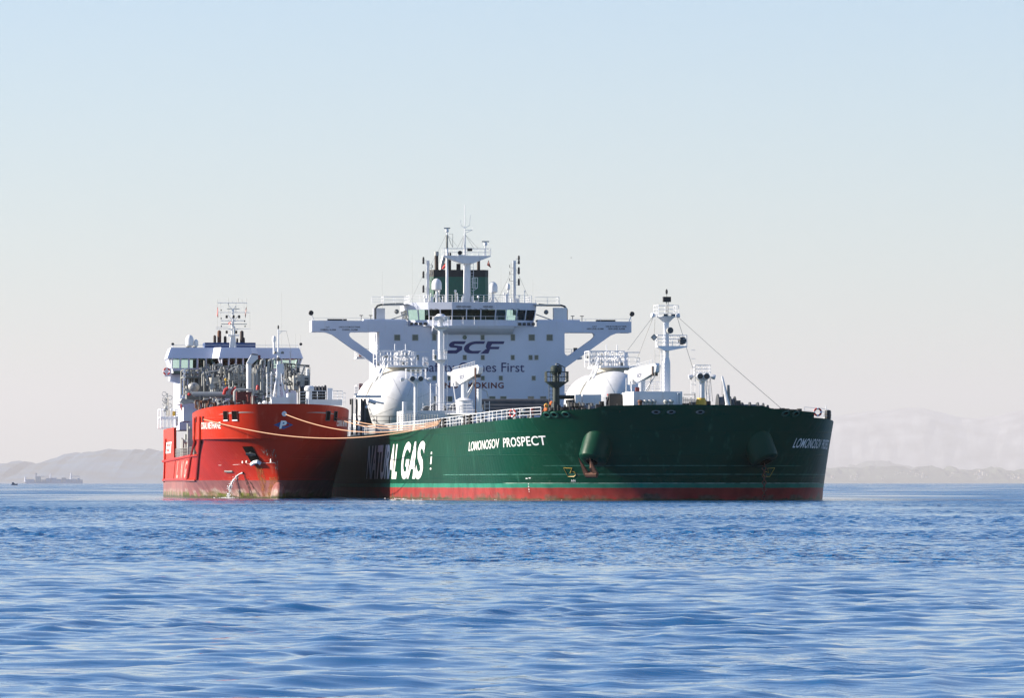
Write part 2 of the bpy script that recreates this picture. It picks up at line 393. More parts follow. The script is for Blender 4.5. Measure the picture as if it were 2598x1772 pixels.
# ---------------------------------------------------------------- hull forms
class Hull:
    """starboard/port symmetric hull: g from -1 (stern) over 0 (shoulder) to 1 (stem) and height z"""
    def __init__(s, half, stern, curve, top, stern_len=30, stern_half=.72):
        s.half, s.stern, s.curve, s.top, s.sl, s.sh = half, stern, curve, top, stern_len, stern_half
    def pt(s, g, z, side=-1):
        x0, tip, n, hb = s.curve(z)
        if g <= 0:
            x = x0 + (x0 - s.stern) * g
            q = min(1, max(0, (s.stern + s.sl - x) / s.sl)); y = hb * (1 - (1 - s.sh) * q * q)
        else:
            ph = g * math.pi / 2
            x = x0 + (tip - x0) * math.sin(ph) ** (2 / n); y = hb * max(0, math.cos(ph)) ** (2 / n)
        return Vector((x, side * y, z))
    def normal(s, g, z, side=-1):
        e = 1e-3; a = s.pt(min(.999, g + e), z, side) - s.pt(g - e, z, side); b = s.pt(g, z + .05, side) - s.pt(g, z - .05, side)
        nn = a.cross(b).normalized(); p = s.pt(g, z, side)
        if nn.dot(Vector((max(0, p.x - s.curve(z)[0]) + .01, side * 3, 0))) < 0: nn = -nn
        return nn
    def g_at_x(s, x, z):
        lo, hi = -1.0, 1.0
        for _ in range(50):
            m = (lo + hi) / 2
            if s.pt(m, z).x < x: lo = m
            else: hi = m
        return lo
    def find(s, px, z, side, yoff):
        """g of the hull point that the photograph shows at column px"""
        g0, v0 = 1.0, px_of(s.pt(1, z, side), yoff)[0] - px
        for i in range(3999, -1, -1):
            g = -1 + i / 2000; v = px_of(s.pt(g, z, side), yoff)[0] - px
            if v0 * v <= 0: return g
            v0 = v
        return -1.0
    def table(s, z, side=-1, n=1600):
        gs = [-1 + 2 * i / n for i in range(n + 1)]; ps = [s.pt(g, z, side) for g in gs]; L = [0]
        for a, b in zip(ps[:-1], ps[1:]): L.append(L[-1] + (b - a).length)
        return np.array(gs), np.array(L)
    def mesh(s, gs, zfr, zbot, m, name, parent, crease=32):
        V = []; Fc = []; nz = len(zfr); gl = list(gs); N = len(gl)
        # starboard stern -> stem -> port stern
        cols = [(g, -1) for g in gl] + [(g, 1) for g in reversed(gl[:-1] if gl[-1] > .999 else gl)]
        for g, sd in cols:
            zt = s.top(g)
            for f in zfr: V.append(tuple(s.pt(g, zbot + (zt - zbot) * f, sd)))
        for i in range(len(cols) - 1):
            for j in range(nz - 1): Fc.append((i * nz + j, (i + 1) * nz + j, (i + 1) * nz + j + 1, i * nz + j + 1))
        b = MB(); b.add(V, Fc, True)
        K = len(cols); off = len(b.v); b.v += list(V)          # the deck and bottom have corners of their own
        for e in (0, nz - 1):
            for i in range(N - 1):
                a, c = i, K - 1 - i
                q = [a * nz + e, (a + 1) * nz + e, (c - 1) * nz + e, c * nz + e]
                if a + 1 == c - 1: q = [a * nz + e, (a + 1) * nz + e, c * nz + e]
                b.f.append(tuple(off + k for k in (q if e else q[::-1]))); b.sm.append(False)
        for j in range(nz - 1):
            b.f.append((off + j, off + j + 1, off + (K - 1) * nz + j + 1, off + (K - 1) * nz + j)); b.sm.append(False)
        return b.build(name, m, parent, crease=crease)

def text_mesh(body, bold=0.0, spacing=1.0, shear=0.0):
    c = bpy.data.curves.new('text', 'FONT'); c.body = body; c.size = 1; c.offset = bold; c.space_character = spacing
    c.shear = shear; c.resolution_u = 4; c.fill_mode = 'FRONT'; c.align_x = 'LEFT'
    o = bpy.data.objects.new('text', c); COL.objects.link(o); dg = bpy.context.evaluated_depsgraph_get(); dg.update()
    me = bpy.data.meshes.new_from_object(o.evaluated_get(dg)); v = np.array([x.co[:2] for x in me.vertices]); f = [tuple(p.vertices) for p in me.polygons]
    bpy.data.objects.remove(o); bpy.data.curves.remove(c); bpy.data.meshes.remove(me)
    lo, hi = v.min(0), v.max(0); return (v - lo) / (hi - lo), f

def split_faces(v, f, cell):
    """triangulate and subdivide so that print can bend with a curved plate"""
    import bmesh
    bm = bmesh.new(); vs = [bm.verts.new((x, y, 0)) for x, y in v]
    for q in f:
        try: bm.faces.new([vs[i] for i in q])
        except ValueError: pass
    bmesh.ops.triangulate(bm, faces=bm.faces[:])
    for _ in range(3):
        e = [x for x in bm.edges if x.calc_length() > cell]
        if not e: break
        bmesh.ops.subdivide_edges(bm, edges=e, cuts=1); bmesh.ops.triangulate(bm, faces=[q for q in bm.faces if len(q.verts) > 3])
    bm.verts.index_update(); V = np.array([x.co[:2] for x in bm.verts]); Fc = [tuple(x.index for x in q.verts) for q in bm.faces]; bm.free(); return V, Fc

def wall_text(body, parent, m, x, y0, y1, z0, z1, bold=0.0, spacing=1.0, name='lettering', shear=0.0):
    """print on a wall that faces forward; read from ahead, so starboard (-y) is its left"""
    v, f = text_mesh(body, bold, spacing, shear)
    b = MB(); b.add([(x, y0 + p[0] * (y1 - y0), z0 + p[1] * (z1 - z0)) for p in v], f); return b.build(name, m, parent)

def wrap_print(v, f, hull, parent, m, g0, g1, zlo, zhi, side, zref, name, lean=0.0, off=.025, cell=.5, dz=0.0):
    """unit-square artwork wrapped on the hull from g0 to g1; dz lifts the far end"""
    gs, L = hull.table(zref, side); a, c = np.interp(g0, gs, L), np.interp(g1, gs, L)
    W_ = abs(c - a); H_ = zhi - zlo
    v2, f2 = split_faces(v * np.array([W_, H_]), f, cell)
    pts = []
    for p in v2:
        u = p[0] / W_; z = zlo + p[1] + dz * u
        g = float(np.interp(a + (c - a) * u + lean * p[1] * (1 if c > a else -1), L, gs))
        q = hull.pt(g, z, side); pts.append(tuple(q + hull.normal(g, z, side) * off))
    b = MB(); b.add(pts, f2); return b.build(name, m, parent)

def hull_text(body, hull, parent, m, g0, g1, zlo, zhi, side, zref, name='lettering', bold=.02, spacing=1.0, **k):
    v, f = text_mesh(body, bold, spacing); return wrap_print(v, f, hull, parent, m, g0, g1, zlo, zhi, side, zref, name, **k)

# ---------------------------------------------------------------- hull paint
def hull_paint(name, bands, top_col, stain, streak, rough=.42, lines=()):
    """bands: (upper height, colour) from the water up, with a ragged weathered edge at the water"""
    m = bpy.data.materials.new(name); m.use_nodes = True; t = m.node_tree; b = t.nodes['Principled BSDF']; b.inputs['Roughness'].default_value = rough; b.inputs['Specular IOR Level'].default_value = .12
    tc = t.nodes.new('ShaderNodeTexCoord'); sp = t.nodes.new('ShaderNodeSeparateXYZ'); t.links.new(tc.outputs['Object'], sp.inputs[0])
    def noise(sc, det, mp=(1, 1, 1), rgh=.5):
        a = t.nodes.new('ShaderNodeMapping'); a.inputs['Scale'].default_value = mp; t.links.new(tc.outputs['Object'], a.inputs[0])
        n = t.nodes.new('ShaderNodeTexNoise'); n.inputs['Scale'].default_value = sc; n.inputs['Detail'].default_value = det; n.inputs['Roughness'].default_value = rgh
        t.links.new(a.outputs[0], n.inputs['Vector']); return n.outputs[0]
    def rng(x, a, c, d=0.0, e=1.0):
        n = t.nodes.new('ShaderNodeMapRange'); n.inputs[1].default_value = a; n.inputs[2].default_value = c; n.inputs[3].default_value = d; n.inputs[4].default_value = e
        t.links.new(x, n.inputs[0]); return n.outputs[0]
    def mix(fac, A, B, bt='MIX'):
        n = t.nodes.new('ShaderNodeMix'); n.data_type = 'RGBA'; n.blend_type = bt
        if isinstance(fac, float): n.inputs[0].default_value = fac
        else: t.links.new(fac, n.inputs[0])
        for k, x in ((6, A), (7, B)):
            if isinstance(x, tuple): n.inputs[k].default_value = (*x, 1)
            else: t.links.new(x, n.inputs[k])
        return n.outputs[2]
    def math_(op, A, B=0.0):
        n = t.nodes.new('ShaderNodeMath'); n.operation = op
        for k, x in ((0, A), (1, B)):
            if isinstance(x, (int, float)): n.inputs[k].default_value = x
            else: t.links.new(x, n.inputs[k])
        return n.outputs[0]
    z = sp.outputs[2]
    # plate-by-plate tone: welded strakes about 2.4 m high and 11 m long
    big = rng(noise(.12, 5, (1, 1, 1.6)), .3, .7, .82, 1.1)
    wn = t.nodes.new('ShaderNodeTexWhiteNoise'); wn.noise_dimensions = '2D'; cv = t.nodes.new('ShaderNodeCombineXYZ')
    t.links.new(math_('FLOOR', math_('DIVIDE', sp.outputs[0], 8.4)), cv.inputs[0]); t.links.new(math_('FLOOR', math_('DIVIDE', z, 2.37)), cv.inputs[1]); t.links.new(cv.outputs[0], wn.inputs['Vector'])
    c = mix(1.0, mix(1.0, top_col, big, 'MULTIPLY'), rng(wn.outputs[0], 0, 1, .86, 1.08), 'MULTIPLY')
    rub = rng(noise(1, 6, (.9, .9, .14), .65), .58, .74)
    c = mix(math_('MULTIPLY', rub, streak[1]), c, streak[0])
    spots = rng(noise(.9, 8, (1, 1, .7), .7), .645, .70, 0, .6)
    c = mix(spots, c, (.10, .045, .03))
    for zz, w, lc, x0 in lines:
        on = math_('MULTIPLY', rng(math_('ABSOLUTE', math_('SUBTRACT', z, zz), 0), w, w * .6), rng(sp.outputs[0], x0, x0 + 1))
        c = mix(math_('MULTIPLY', on, rng(noise(1.2, 4), .35, .55, .3, .9)), c, lc)
    zj = math_('ADD', z, rng(noise(.5, 6, (1, 1, .3)), 0, 1, -.05, .05))
    for ztop, col in bands[::-1]:
        tone = mix(1.0, col, rng(noise(.7, 6, (1, 1, .6)), .3, .7, .7, 1.15), 'MULTIPLY')
        c = mix(rng(zj, ztop + .015, ztop - .015), c, tone)
    for ztop, amp, col, soft, patch in stain:
        zz = math_('ADD', z, rng(noise(.55, 8, (.5, .5, 1.1), .65), .3, .7, -amp, amp))
        f = rng(zz, ztop + soft, ztop - soft)
        if patch: f = math_('MULTIPLY', f, rng(noise(patch, 5, (1, 1, .4)), .42, .58))
        c = mix(f, c, mix(1.0, col, rng(noise(2.5, 6), .3, .7, .5, 1.25), 'MULTIPLY'))
    t.links.new(c, b.inputs['Base Color'])
    # plates dished between their frames, with raised welds along the strakes and butts
    def seam(x, pitch, w):
        return rng(math_('ABSOLUTE', math_('SUBTRACT', math_('FRACT', math_('DIVIDE', x, pitch), 0), .5)), .5 - w / pitch, .5, 0, 1)
    weld = math_('MAXIMUM', seam(z, 2.37, .05), seam(sp.outputs[0], 8.4, .05))
    c = mix(math_('MULTIPLY', weld, .22), c, (.02, .02, .02)) if False else c
    dish = math_('MULTIPLY', seam(sp.outputs[0], .82, .41), .35)
    hgt = math_('ADD', math_('ADD', math_('MULTIPLY', noise(.3, 4, (1, 1, .8)), 1.6), math_('MULTIPLY', weld, .5)), math_('MULTIPLY', dish, noise(.2, 2)))
    bp = t.nodes.new('ShaderNodeBump'); bp.inputs['Strength'].default_value = .5; bp.inputs['Distance'].default_value = .07
    t.links.new(hgt, bp.inputs['Height']); t.links.new(bp.outputs[0], b.inputs['Normal'])
    return m

M['tanker_hull'] = hull_paint('tanker_hull_paint', [(1.32, (.26, .036, .03)), (1.78, (.024, .17, .112))], (.001, .043, .023),
    [(.55, .5, (.13, .075, .055), .15, .5), (.2, .2, (.07, .06, .03), .10, None)], ((.035, .13, .085), .5),
    lines=[(2.72, .03, (.12, .30, .24), 160), (3.62, .025, (.10, .26, .2), 191), (1.80, .03, (.5, .6, .5), 183)])
M['bunker_hull'] = hull_paint('bunker_hull_paint', [(2.15, (.26, .10, .09))], (.47, .027, .009),
    [(1.05, .3, (.34, .24, .2), .12, .35), (.70, .30, (.10, .105, .012), .12, .3), (.25, .2, (.05, .05, .012), .12, None)], ((.62, .16, .10), .38), rough=.38)
# ================================================================ TANKER
PHI = TH - math.pi / 2
tanker = empty('tanker_ship', (BX, BY, 0), PHI)
tag(tanker, 'big dark green tanker with a red waterline band and a tall white bridge front', 'ship')

def catmull(P, n=40):
    P = [P[0]] + P + [(P[-1][0] - .02, -P[-2][1])]; out = []
    for i in range(1, len(P) - 2):
        a, b_, c, d = (np.array(P[i + k], float) for k in (-1, 0, 1, 2))
        for j in range(n):
            u = j / n; out.append(.5 * (2 * b_ + (c - a) * u + (2 * a - 5 * b_ + 4 * c - d) * u * u + (3 * b_ - a - 3 * c + d) * u ** 3))
    out.append(np.array(P[-2], float)); return np.array(out)
# half-breadths of the bow at deck level and at the water, from the shoulder to the stem
DECK_LINE = catmull([(148, 22), (160, 21.35), (172, 20.1), (183, 18.5), (189, 17.2), (193, 15.6), (196, 13.0), (198.6, 9.0), (200.1, 4.6), (200.6, 0)])
WATER_LINE = catmull([(136, 22), (152, 21.3), (165, 20.1), (177, 18.1), (184, 16.2), (188.5, 13.8), (191.6, 10.9), (194.3, 7.2), (195.9, 3.6), (196.4, 0)])
def t_curve(z):
    k = min(1.15, max(0, z) / 9.0); return (136 + 12 * k, 196.4 + 4.2 * k, 2.0, 22.0)
class TankerHull(Hull):
    def pt(s, g, z, side=-1):
        if g <= 0: return Hull.pt(s, g, z, side)
        k = (min(1.15, max(0, z) / 9.0)); k = k ** 1.15 if k < 1 else k
        u = g * (len(DECK_LINE) - 1); i = min(int(u), len(DECK_LINE) - 2); f = u - i
        d = DECK_LINE[i] * (1 - f) + DECK_LINE[i + 1] * f; w = WATER_LINE[i] * (1 - f) + WATER_LINE[i + 1] * f
        p = w + (d - w) * k
        return Vector((float(p[0]), side * max(0, float(p[1])), z))
def sheer(x): return 7.75 + 1.1 * max(0, (x - 150) / 51) ** 1.6
def t_top(g):
    x = TH_.pt(g, 8).x if True else 0
    return sheer(x)
TH_ = TankerHull(22.0, -38, t_curve, None); TH_.top = t_top
gs = [-1, -.85, -.7, -.55, -.4, -.25, -.12, -.06, -.02, 0] + [i / 72 for i in range(1, 73)]
hull = TH_.mesh(gs, [0, .12, .24, .36, .48, .6, .7, .8, .9, 1], -3.0, M['tanker_hull'], 'hull', tanker)

# deck plating a shade above the hull's own closing faces is the hull's top; bulwark round the forecastle
gA = TH_.find(1372, 8.4, -1, 0); gB = TH_.find(2040, 8.6, 1, 0)
xA = TH_.pt(gA, 8.4).x
def bul_h(g):
    x = TH_.pt(g, 9).x
    return .58 + .56 * min(1, max(0, (x - xA) / 14)) + (.26 if g > .80 else .26 * max(0, (g - .77) / .03))
gl = [gA + (1 - gA) * i / 60 for i in range(61)]
b = MB(); cols = [(g, -1) for g in gl] + [(g, 1) for g in reversed(gl[:-1])]
for i, (g, sd) in enumerate(cols):
    z0 = t_top(g) - .05; h = bul_h(g) * (min(1, .12 + i * .5) if i < 2 else 1) * (.15 if i == len(cols) - 1 else 1)
    a, c = TH_.pt(g, z0, sd), TH_.pt(g, z0 + h, sd); n = TH_.normal(min(g, .99), z0, sd); n.z = 0; n.normalize()
    b.v += [tuple(a + n * .01), tuple(c + n * .01), tuple(c - n * .22), tuple(a - n * .14)]
for i in range(len(cols) - 1):
    for j in range(4): b.f.append((i * 4 + j, (i + 1) * 4 + j, (i + 1) * 4 + (j + 1) % 4, i * 4 + (j + 1) % 4)); b.sm.append(j in (0, 2))
bulwark = b.build('bulwark', M['tanker_hull'], tanker)

def bul_pt(px, side, up=.55, off=.03):
    g = TH_.find(px, 9, side, 0); z = t_top(g) + up; n = TH_.normal(min(g, .985), z, side); return TH_.pt(g, z, side) + n * off, n
# mooring ports on the bulwark: rings round black discs
M['port_shade'] = mat('painted_port_shade', (.004, .004, .004), .9, spec=.05)  # flat black standing in for the shade inside openings
for px, sd in ((1388, -1), (1407, -1), (1436, -1), (1665, -1), (1703, -1), (1776, 1), (1992, 1), (2018, 1)):
    p, n = bul_pt(px, sd, .22 if px < 1500 else .3)
    big = .62 if px in (1665, 1703, 1776) else .72
    r = MB().torus((0, 0, 0), .42 * big, .10, n, 16).build('fairlead_ring', M['funnel_green' if px < 1500 or px > 1900 else 'grey'], bulwark, p)
    r.scale = (1.3, 1.3, .62) if px in (1665, 1703, 1776) else (1.3, 1.3, .9)
    MB().lathe((0, 0, 0), [(.40 * big, 0), (.40 * big, .012)], n, 14).build('fairlead_shade', M['port_shade'], bulwark, p + n * .005).scale = (1.3, 1.3, .6)

# names and marks
wl = M['white_print'] = mat('white_lettering', (.78, .77, .74), .5, var=.12, scale=.8, streak=.35, streak_col=(.35, .3, .25))
hull_text('LOMONOSOV  PROSPECT', TH_, hull, wl, TH_.find(1190, 5.6, -1, 0), TH_.find(1388, 5.8, -1, 0), 5.22, 6.2, -1, 5.6, 'name_lettering', bold=.012, spacing=1.06, dz=.55)
hull_text('LOMONOSOV  PROSPECT', TH_, hull, wl, TH_.find(2012, 5.8, 1, 0), TH_.find(2098, 5.8, 1, 0) - .02, 5.5, 6.5, 1, 5.8, 'name_lettering', bold=.012, spacing=1.06, dz=-.15, lean=.16)
g1 = TH_.find(1076, 4.3, -1, 0); gs_, L_ = TH_.table(4.3); l1 = np.interp(g1, gs_, L_)
gl0 = float(np.interp(l1 - 66, L_, gs_)); gl1 = float(np.interp(l1 - 27.5, L_, gs_)); gl2 = float(np.interp(l1 - 23, L_, gs_))
hull_text('NATURAL', TH_, hull, wl, gl0, gl1, 2.25, 6.35, -1, 4.3, 'cargo_lettering', bold=.03, cell=.9, off=.04)
hull_text('GAS', TH_, hull, wl, gl2, g1, 2.25, 6.5, -1, 4.3, 'cargo_lettering', bold=.03, cell=.9, off=.04)
for px, z0, z1 in ((1092, 5.0, 5.25), (1092.6, 3.9, 4.75), (1093.4, 3.3, 3.5)):
    g = TH_.find(px, 4.3, -1, 0); wrap_print(np.array([[0, 0], [1, 0], [1, 1], [0, 1]], float), [(0, 1, 2, 3)], TH_, hull, wl, g, g + .006, z0, z1, -1, 4.3, 'tug_mark')
for px, z0 in ((1334, 2.25), (1342, 2.3)):
    g = TH_.find(px, 2.3, -1, 0); wrap_print(np.array([[0, 0], [1, 0], [1, 1], [0, 1]], float), [(0, 1, 2, 3)], TH_, hull, wl, g, g + .008, z0, z0 + .1, -1, 2.3, 'tug_mark')
g = TH_.find(1341, 1.2, -1, 0)
for k, d in enumerate('987654'):
    hull_text(d, TH_, hull, wl, g, g + .004, .25 + k * .28, .40 + k * .28, -1, 1.2, 'draught_mark', bold=.03, cell=.3)
M['mark_yellow'] = mat('yellow_print', (.55, .36, .06), .5)
def bulb_mark(g0, side, flip):
    P = [(0, 1), (.25, .05), (.8, .05), (.98, .22), (.95, .5), (.8, .6), (.5, .45), (.75, .95)]
    gs, L = TH_.table(3, side); l0 = np.interp(g0, gs, L); q = []
    for u, w in P + [P[0]]:
        g = float(np.interp(l0 + flip * u * 1.35, L, gs)); z = 2.45 + w * .95; q.append(TH_.pt(g, z, side) + TH_.normal(min(g, .99), z, side) * .02)
    MB().pipe(q, .035, 4).build('bulb_mark', M['mark_yellow'], hull)
bulb_mark(TH_.find(1432, 3, -1, 0), -1, 1); bulb_mark(TH_.find(1962, 3, 1, 0), 1, 1)
hull_text('A/H', TH_, hull, wl, TH_.find(1449, 2.1, -1, 0), TH_.find(1460, 2.1, -1, 0), 1.95, 2.2, -1, 2.1, 'thruster_mark', cell=.3)
# anchor pockets: round pods standing off the flared bow
def bolster(px, side):
    g = TH_.find(px, 6, side, 0); p = TH_.pt(g, 5.3, side); n = TH_.normal(g, 5.5, side); ax = Vector((n.x * .5, n.y * .85, -.95)).normalized()
    b = MB(); b.lathe(p - ax * 3.2 + n * .25 + Vector((0, 0, .15)), [(1.75, 0), (1.62, 2.2), (1.5, 4.2), (1.42, 4.5), (1.2, 4.66), (.8, 4.7)], ax, 30)
    o = b.build('anchor_pocket', M['tanker_hull'], tanker); 
    MB().lathe(p + ax * 1.5 + n * .25 + Vector((0, 0, .15)), [(.62, 0), (.6, .09)], ax, 18).build('hawse_mouth', M['port_shade'], o); return p, ax, n
p, ax, n = bolster(1512, -1)
hang = p + ax * 1.5 + Vector((0, 0, .15)) + n * .3
aside = Vector((0, 0, 1)).cross(n).normalized()
b = MB(); b.tube(hang + Vector((0, 0, 1.2)), hang + Vector((0, 0, -1.2)), .17, .24, 6); b.tube(hang + Vector((0, 0, -1.3)) - aside * .6, hang + Vector((0, 0, -1.3)) + aside * .6, .33, n=8)
anch = b.build('anchor', M['rust'], tanker)
for s_ in (-1, 1):
    q = hang + Vector((0, 0, -1.3)) + aside * .5 * s_
    b = MB(); tip = q + Vector((0, -.55, 2.1)) + n * .75 + aside * .1 * s_
    b.add([q - n * .12 - aside * .28, q - n * .12 + aside * .28, q + n * .2 + aside * .28, q + n * .2 - aside * .28, tip - n * .04, tip + n * .05], [(0, 1, 2, 3), (0, 4, 1), (2, 5, 3), (1, 4, 5, 2), (3, 5, 4, 0)])
    b.build('fluke', M['rust'], anch)
p, ax, n = bolster(1930, 1)
hang = p + ax * 1.5
b = MB(); L = hang.z + .8
for i in range(int(L / .36)):
    b.torus(hang + Vector((0, 0, -.3 - i * .36)), .2, .065, (1, 0, 0) if i % 2 else (0, 1, 0), 8)
b.build('anchor_chain', M['rust'], tanker)

# ---- deck rails
def deck_rail(x0, x1, side, name='deck_railing', inset=.25, n=None, mt='white', **k):
    n = n or max(2, int(abs(x1 - x0) / 3)); pts = []
    for i in range(n + 1):
        x = x0 + (x1 - x0) * i / n; g = TH_.g_at_x(x, 8); z = t_top(g); p = TH_.pt(g, z, side); p.y -= side * inset; pts.append(p)
    return MB().rail(pts, **k).build(name, M[mt], tanker)
deck_rail(-30, 60, -1, gap=2.2); deck_rail(60, xA - .4, -1, gap=1.5, r=.035)
deck_rail(TH_.pt(gB, 8).x - .3, 150, 1, gap=2.4, r=.022)

# ---- accommodation block: front at x = 0
house = MB().box(-15, 0, -12.75, 12.75, 7.7, 23.3).build('accommodation_block', M['white_wall_shade'], tanker)
def win(px, py, w, h, t=0.0, parent=house, gl='glass', deep=.04):
    p = at(px, py, t); s_ = F / (BY - t); w, h = w / s_, h / s_
    f = MB(); x = p.x
    f.box(x, x + .05, p.y - w / 2 - .07, p.y + w / 2 + .07, p.z + h / 2, p.z + h / 2 + .07).box(x, x + .05, p.y - w / 2 - .07, p.y + w / 2 + .07, p.z - h / 2 - .07, p.z - h / 2)
    f.box(x, x + .05, p.y - w / 2 - .07, p.y - w / 2, p.z - h / 2, p.z + h / 2).box(x, x + .05, p.y + w / 2, p.y + w / 2 + .07, p.z - h / 2, p.z + h / 2)
    MB().box(x + .004, x + .02, p.y - w / 2, p.y + w / 2, p.z - h / 2, p.z + h / 2).build('window', M[gl], parent)
    f.build('window_frame', M['pale_grey'], parent)
for x, w, h in ((1007.6, 13.5, 13.5), (1053.4, 13.5, 13.5), (1101.7, 8.5, 13.5), (1224.3, 8, 11), (1301.2, 9, 14), (1349, 14, 14), (1394.5, 14, 14)): win(x, 857, w, h)
for x in (1057.4, 1102, 1179, 1224.8, 1300.8, 1346, 1361): win(x, 907.6, 8, 10.5)
for x in (1057.4, 1102, 1140, 1179, 1224.8, 1270.6, 1354): win(x, 960, 8, 10, gl='green_glass')
for x in (1100, 1140, 1249, 1277, 1347, 1378): win(x, 1013, 14, 12, gl='green_glass')
p = at(1179, 856.6, 0); MB().lathe(p + Vector((.01, 0, 0)), [(.3, 0), (.3, .05)], (1, 0, 0), 16).build('porthole', M['green_glass'], house)
# print on the front
def wtext(s, xa, xb, ybase, ytop, m, t=.03, bold=0.0, par=None, **k):
    a, c = at(xa, ybase, t), at(xb, ytop, t); return wall_text(s, par or house, m, t, a.y, c.y, a.z, c.z, bold=bold, **k)
wtext('Safety Comes First', 1073.6, 1330.5, 945.7 + 6, 920.5, M['navy'], bold=.004, name='slogan_lettering')
wtext('NO SMOKING', 1128, 1278, 986, 971, M['maroon'], bold=.025, spacing=1.15, name='warning_lettering')
# the three slanted emblem letters, drawn as cut shapes
def shape_wall(polys, xa, xb, yb, yt, m, name, t=.03):
    a, c = at(xa, yb, t), at(xb, yt, t); b = MB()
    for poly in polys: b.add([(t, a.y + u * (c.y - a.y), a.z + w * (c.z - a.z)) for u, w in poly], [tuple(range(len(poly)))])
    return b.build(name, m, house)
def arc(cx, cy, rx, ry, a0, a1, n=10): return [(cx + rx * math.cos(R(a0 + (a1 - a0) * i / n)), cy + ry * math.sin(R(a0 + (a1 - a0) * i / n))) for i in range(n + 1)]
def slant(ps, k=.085): return [(u + k * (w - .5), w) for u, w in ps]
def band(o, i): return [o[j:j + 2] + i[j:j + 2][::-1] for j in range(len(o) - 1)]
So = [(.32, 1.0), (.14, 1.0)] + arc(.12, .74, .075, .26, 90, 270, 8) + [(.2, .46), (.22, .36), (.2, .27), (.0, .25)]
Si = [(.31, .76), (.16, .76)] + arc(.165, .72, .03, .06, 90, 270, 8) + [(.29, .60), (.31, .30), (.24, .0), (-.02, .0)]
shape_wall([slant(q) for q in band(So, Si)], 1130, 1274, 897.5, 866.5, M['navy'], 'emblem_letter')
Co = [(.66, 1.0)] + arc(.50, .5, .17, .5, 90, 270, 12) + [(.62, 0)]
Ci = [(.655, .78)] + arc(.52, .5, .10, .28, 90, 270, 12) + [(.66, .24)]
shape_wall([slant(q) for q in band(Co, Ci)], 1130, 1274, 897.5, 866.5, M['navy'], 'emblem_letter')
shape_wall([slant(q) for q in ([(.70, 1), (1.0, 1), (1.0, .78), (.70, .78)], [(.705, .56), (.95, .56), (.95, .36), (.74, .36)], [(.70, .78), (.80, .78), (.79, .56), (.705, .56)], [(.66, 0), (.80, 0), (.80, .36), (.72, .36)])], 1130, 1274, 897.5, 866.5, M['navy'], 'emblem_letter')

# ---- navigating bridge
ZB0, ZW0, ZW1, ZB1 = 23.3, 24.15, 25.55, 26.55
plan = [(-8.65, -9), (-8.65, -1.4), (-5.95, .55), (-2.95, 1.7), (2.95, 1.7), (5.95, .55), (8.65, -1.4), (8.65, -9)]   # (y, x)
bridge = empty('wheelhouse', (0, 0, 0), 0, tanker)
def ring(plan, z0, z1, th, out0=0.0, out1=0.0, close=False):
    """a wall band following a plan outline, its foot and head set out by out0 and out1"""
    b = MB(); n = len(plan); c = Vector((0, -4))
    def o(i, d):
        p = Vector(plan[i]); a = Vector(plan[max(0, i - 1)]); e = Vector(plan[min(n - 1, i + 1)]); t = (e - a).normalized(); nn = Vector((-t.y, t.x)); nn = nn if nn.dot(p - c) > 0 else -nn; return p + nn * d
    for i in range(n):
        for z, d in ((z0, out0), (z1, out1), (z1, out1 - th), (z0, out0 - th)):
            q = o(i, d); b.v.append((q.y, q.x, z))
    for i in range(n - 1):
        for j in range(4): b.f.append((i * 4 + j, i * 4 + (j + 1) % 4, (i + 1) * 4 + (j + 1) % 4, (i + 1) * 4 + j)); b.sm.append(False)
    b.f += [(0, 1, 2, 3), ((n - 1) * 4 + 3, (n - 1) * 4 + 2, (n - 1) * 4 + 1, (n - 1) * 4)]; b.sm += [False, False]; return b
b = ring(plan, ZB0, ZW0, .25, .05, .0); b.build('lower_band', M['white_wall_shade'], bridge)
b = ring(plan, ZW1, ZB1, .3, .30, .42); b.build('upper_band', M['white_wall_shade'], bridge)
roof = MB().prism([(p[0], p[1]) for p in [(x, y) for y, x in plan]], 'z', ZB1 - .25, ZB1 - .05); roof.build('roof', M['pale_grey'], bridge)
MB().box(-9.2, -9, -5.6, 5.6, ZW0, ZW1 + .3).build('rear_wall', M['dark_grey'], bridge)
MB().prism([(x, y) for y, x in plan], 'z', ZB0 + .05, ZB0 + .2).build('floor', M['dark_grey'], bridge)
MB().box(-2.4, -1.5, -4.5, 4.5, ZB0 + .2, ZW0 + .35).build('console', M['dark_grey'], bridge)
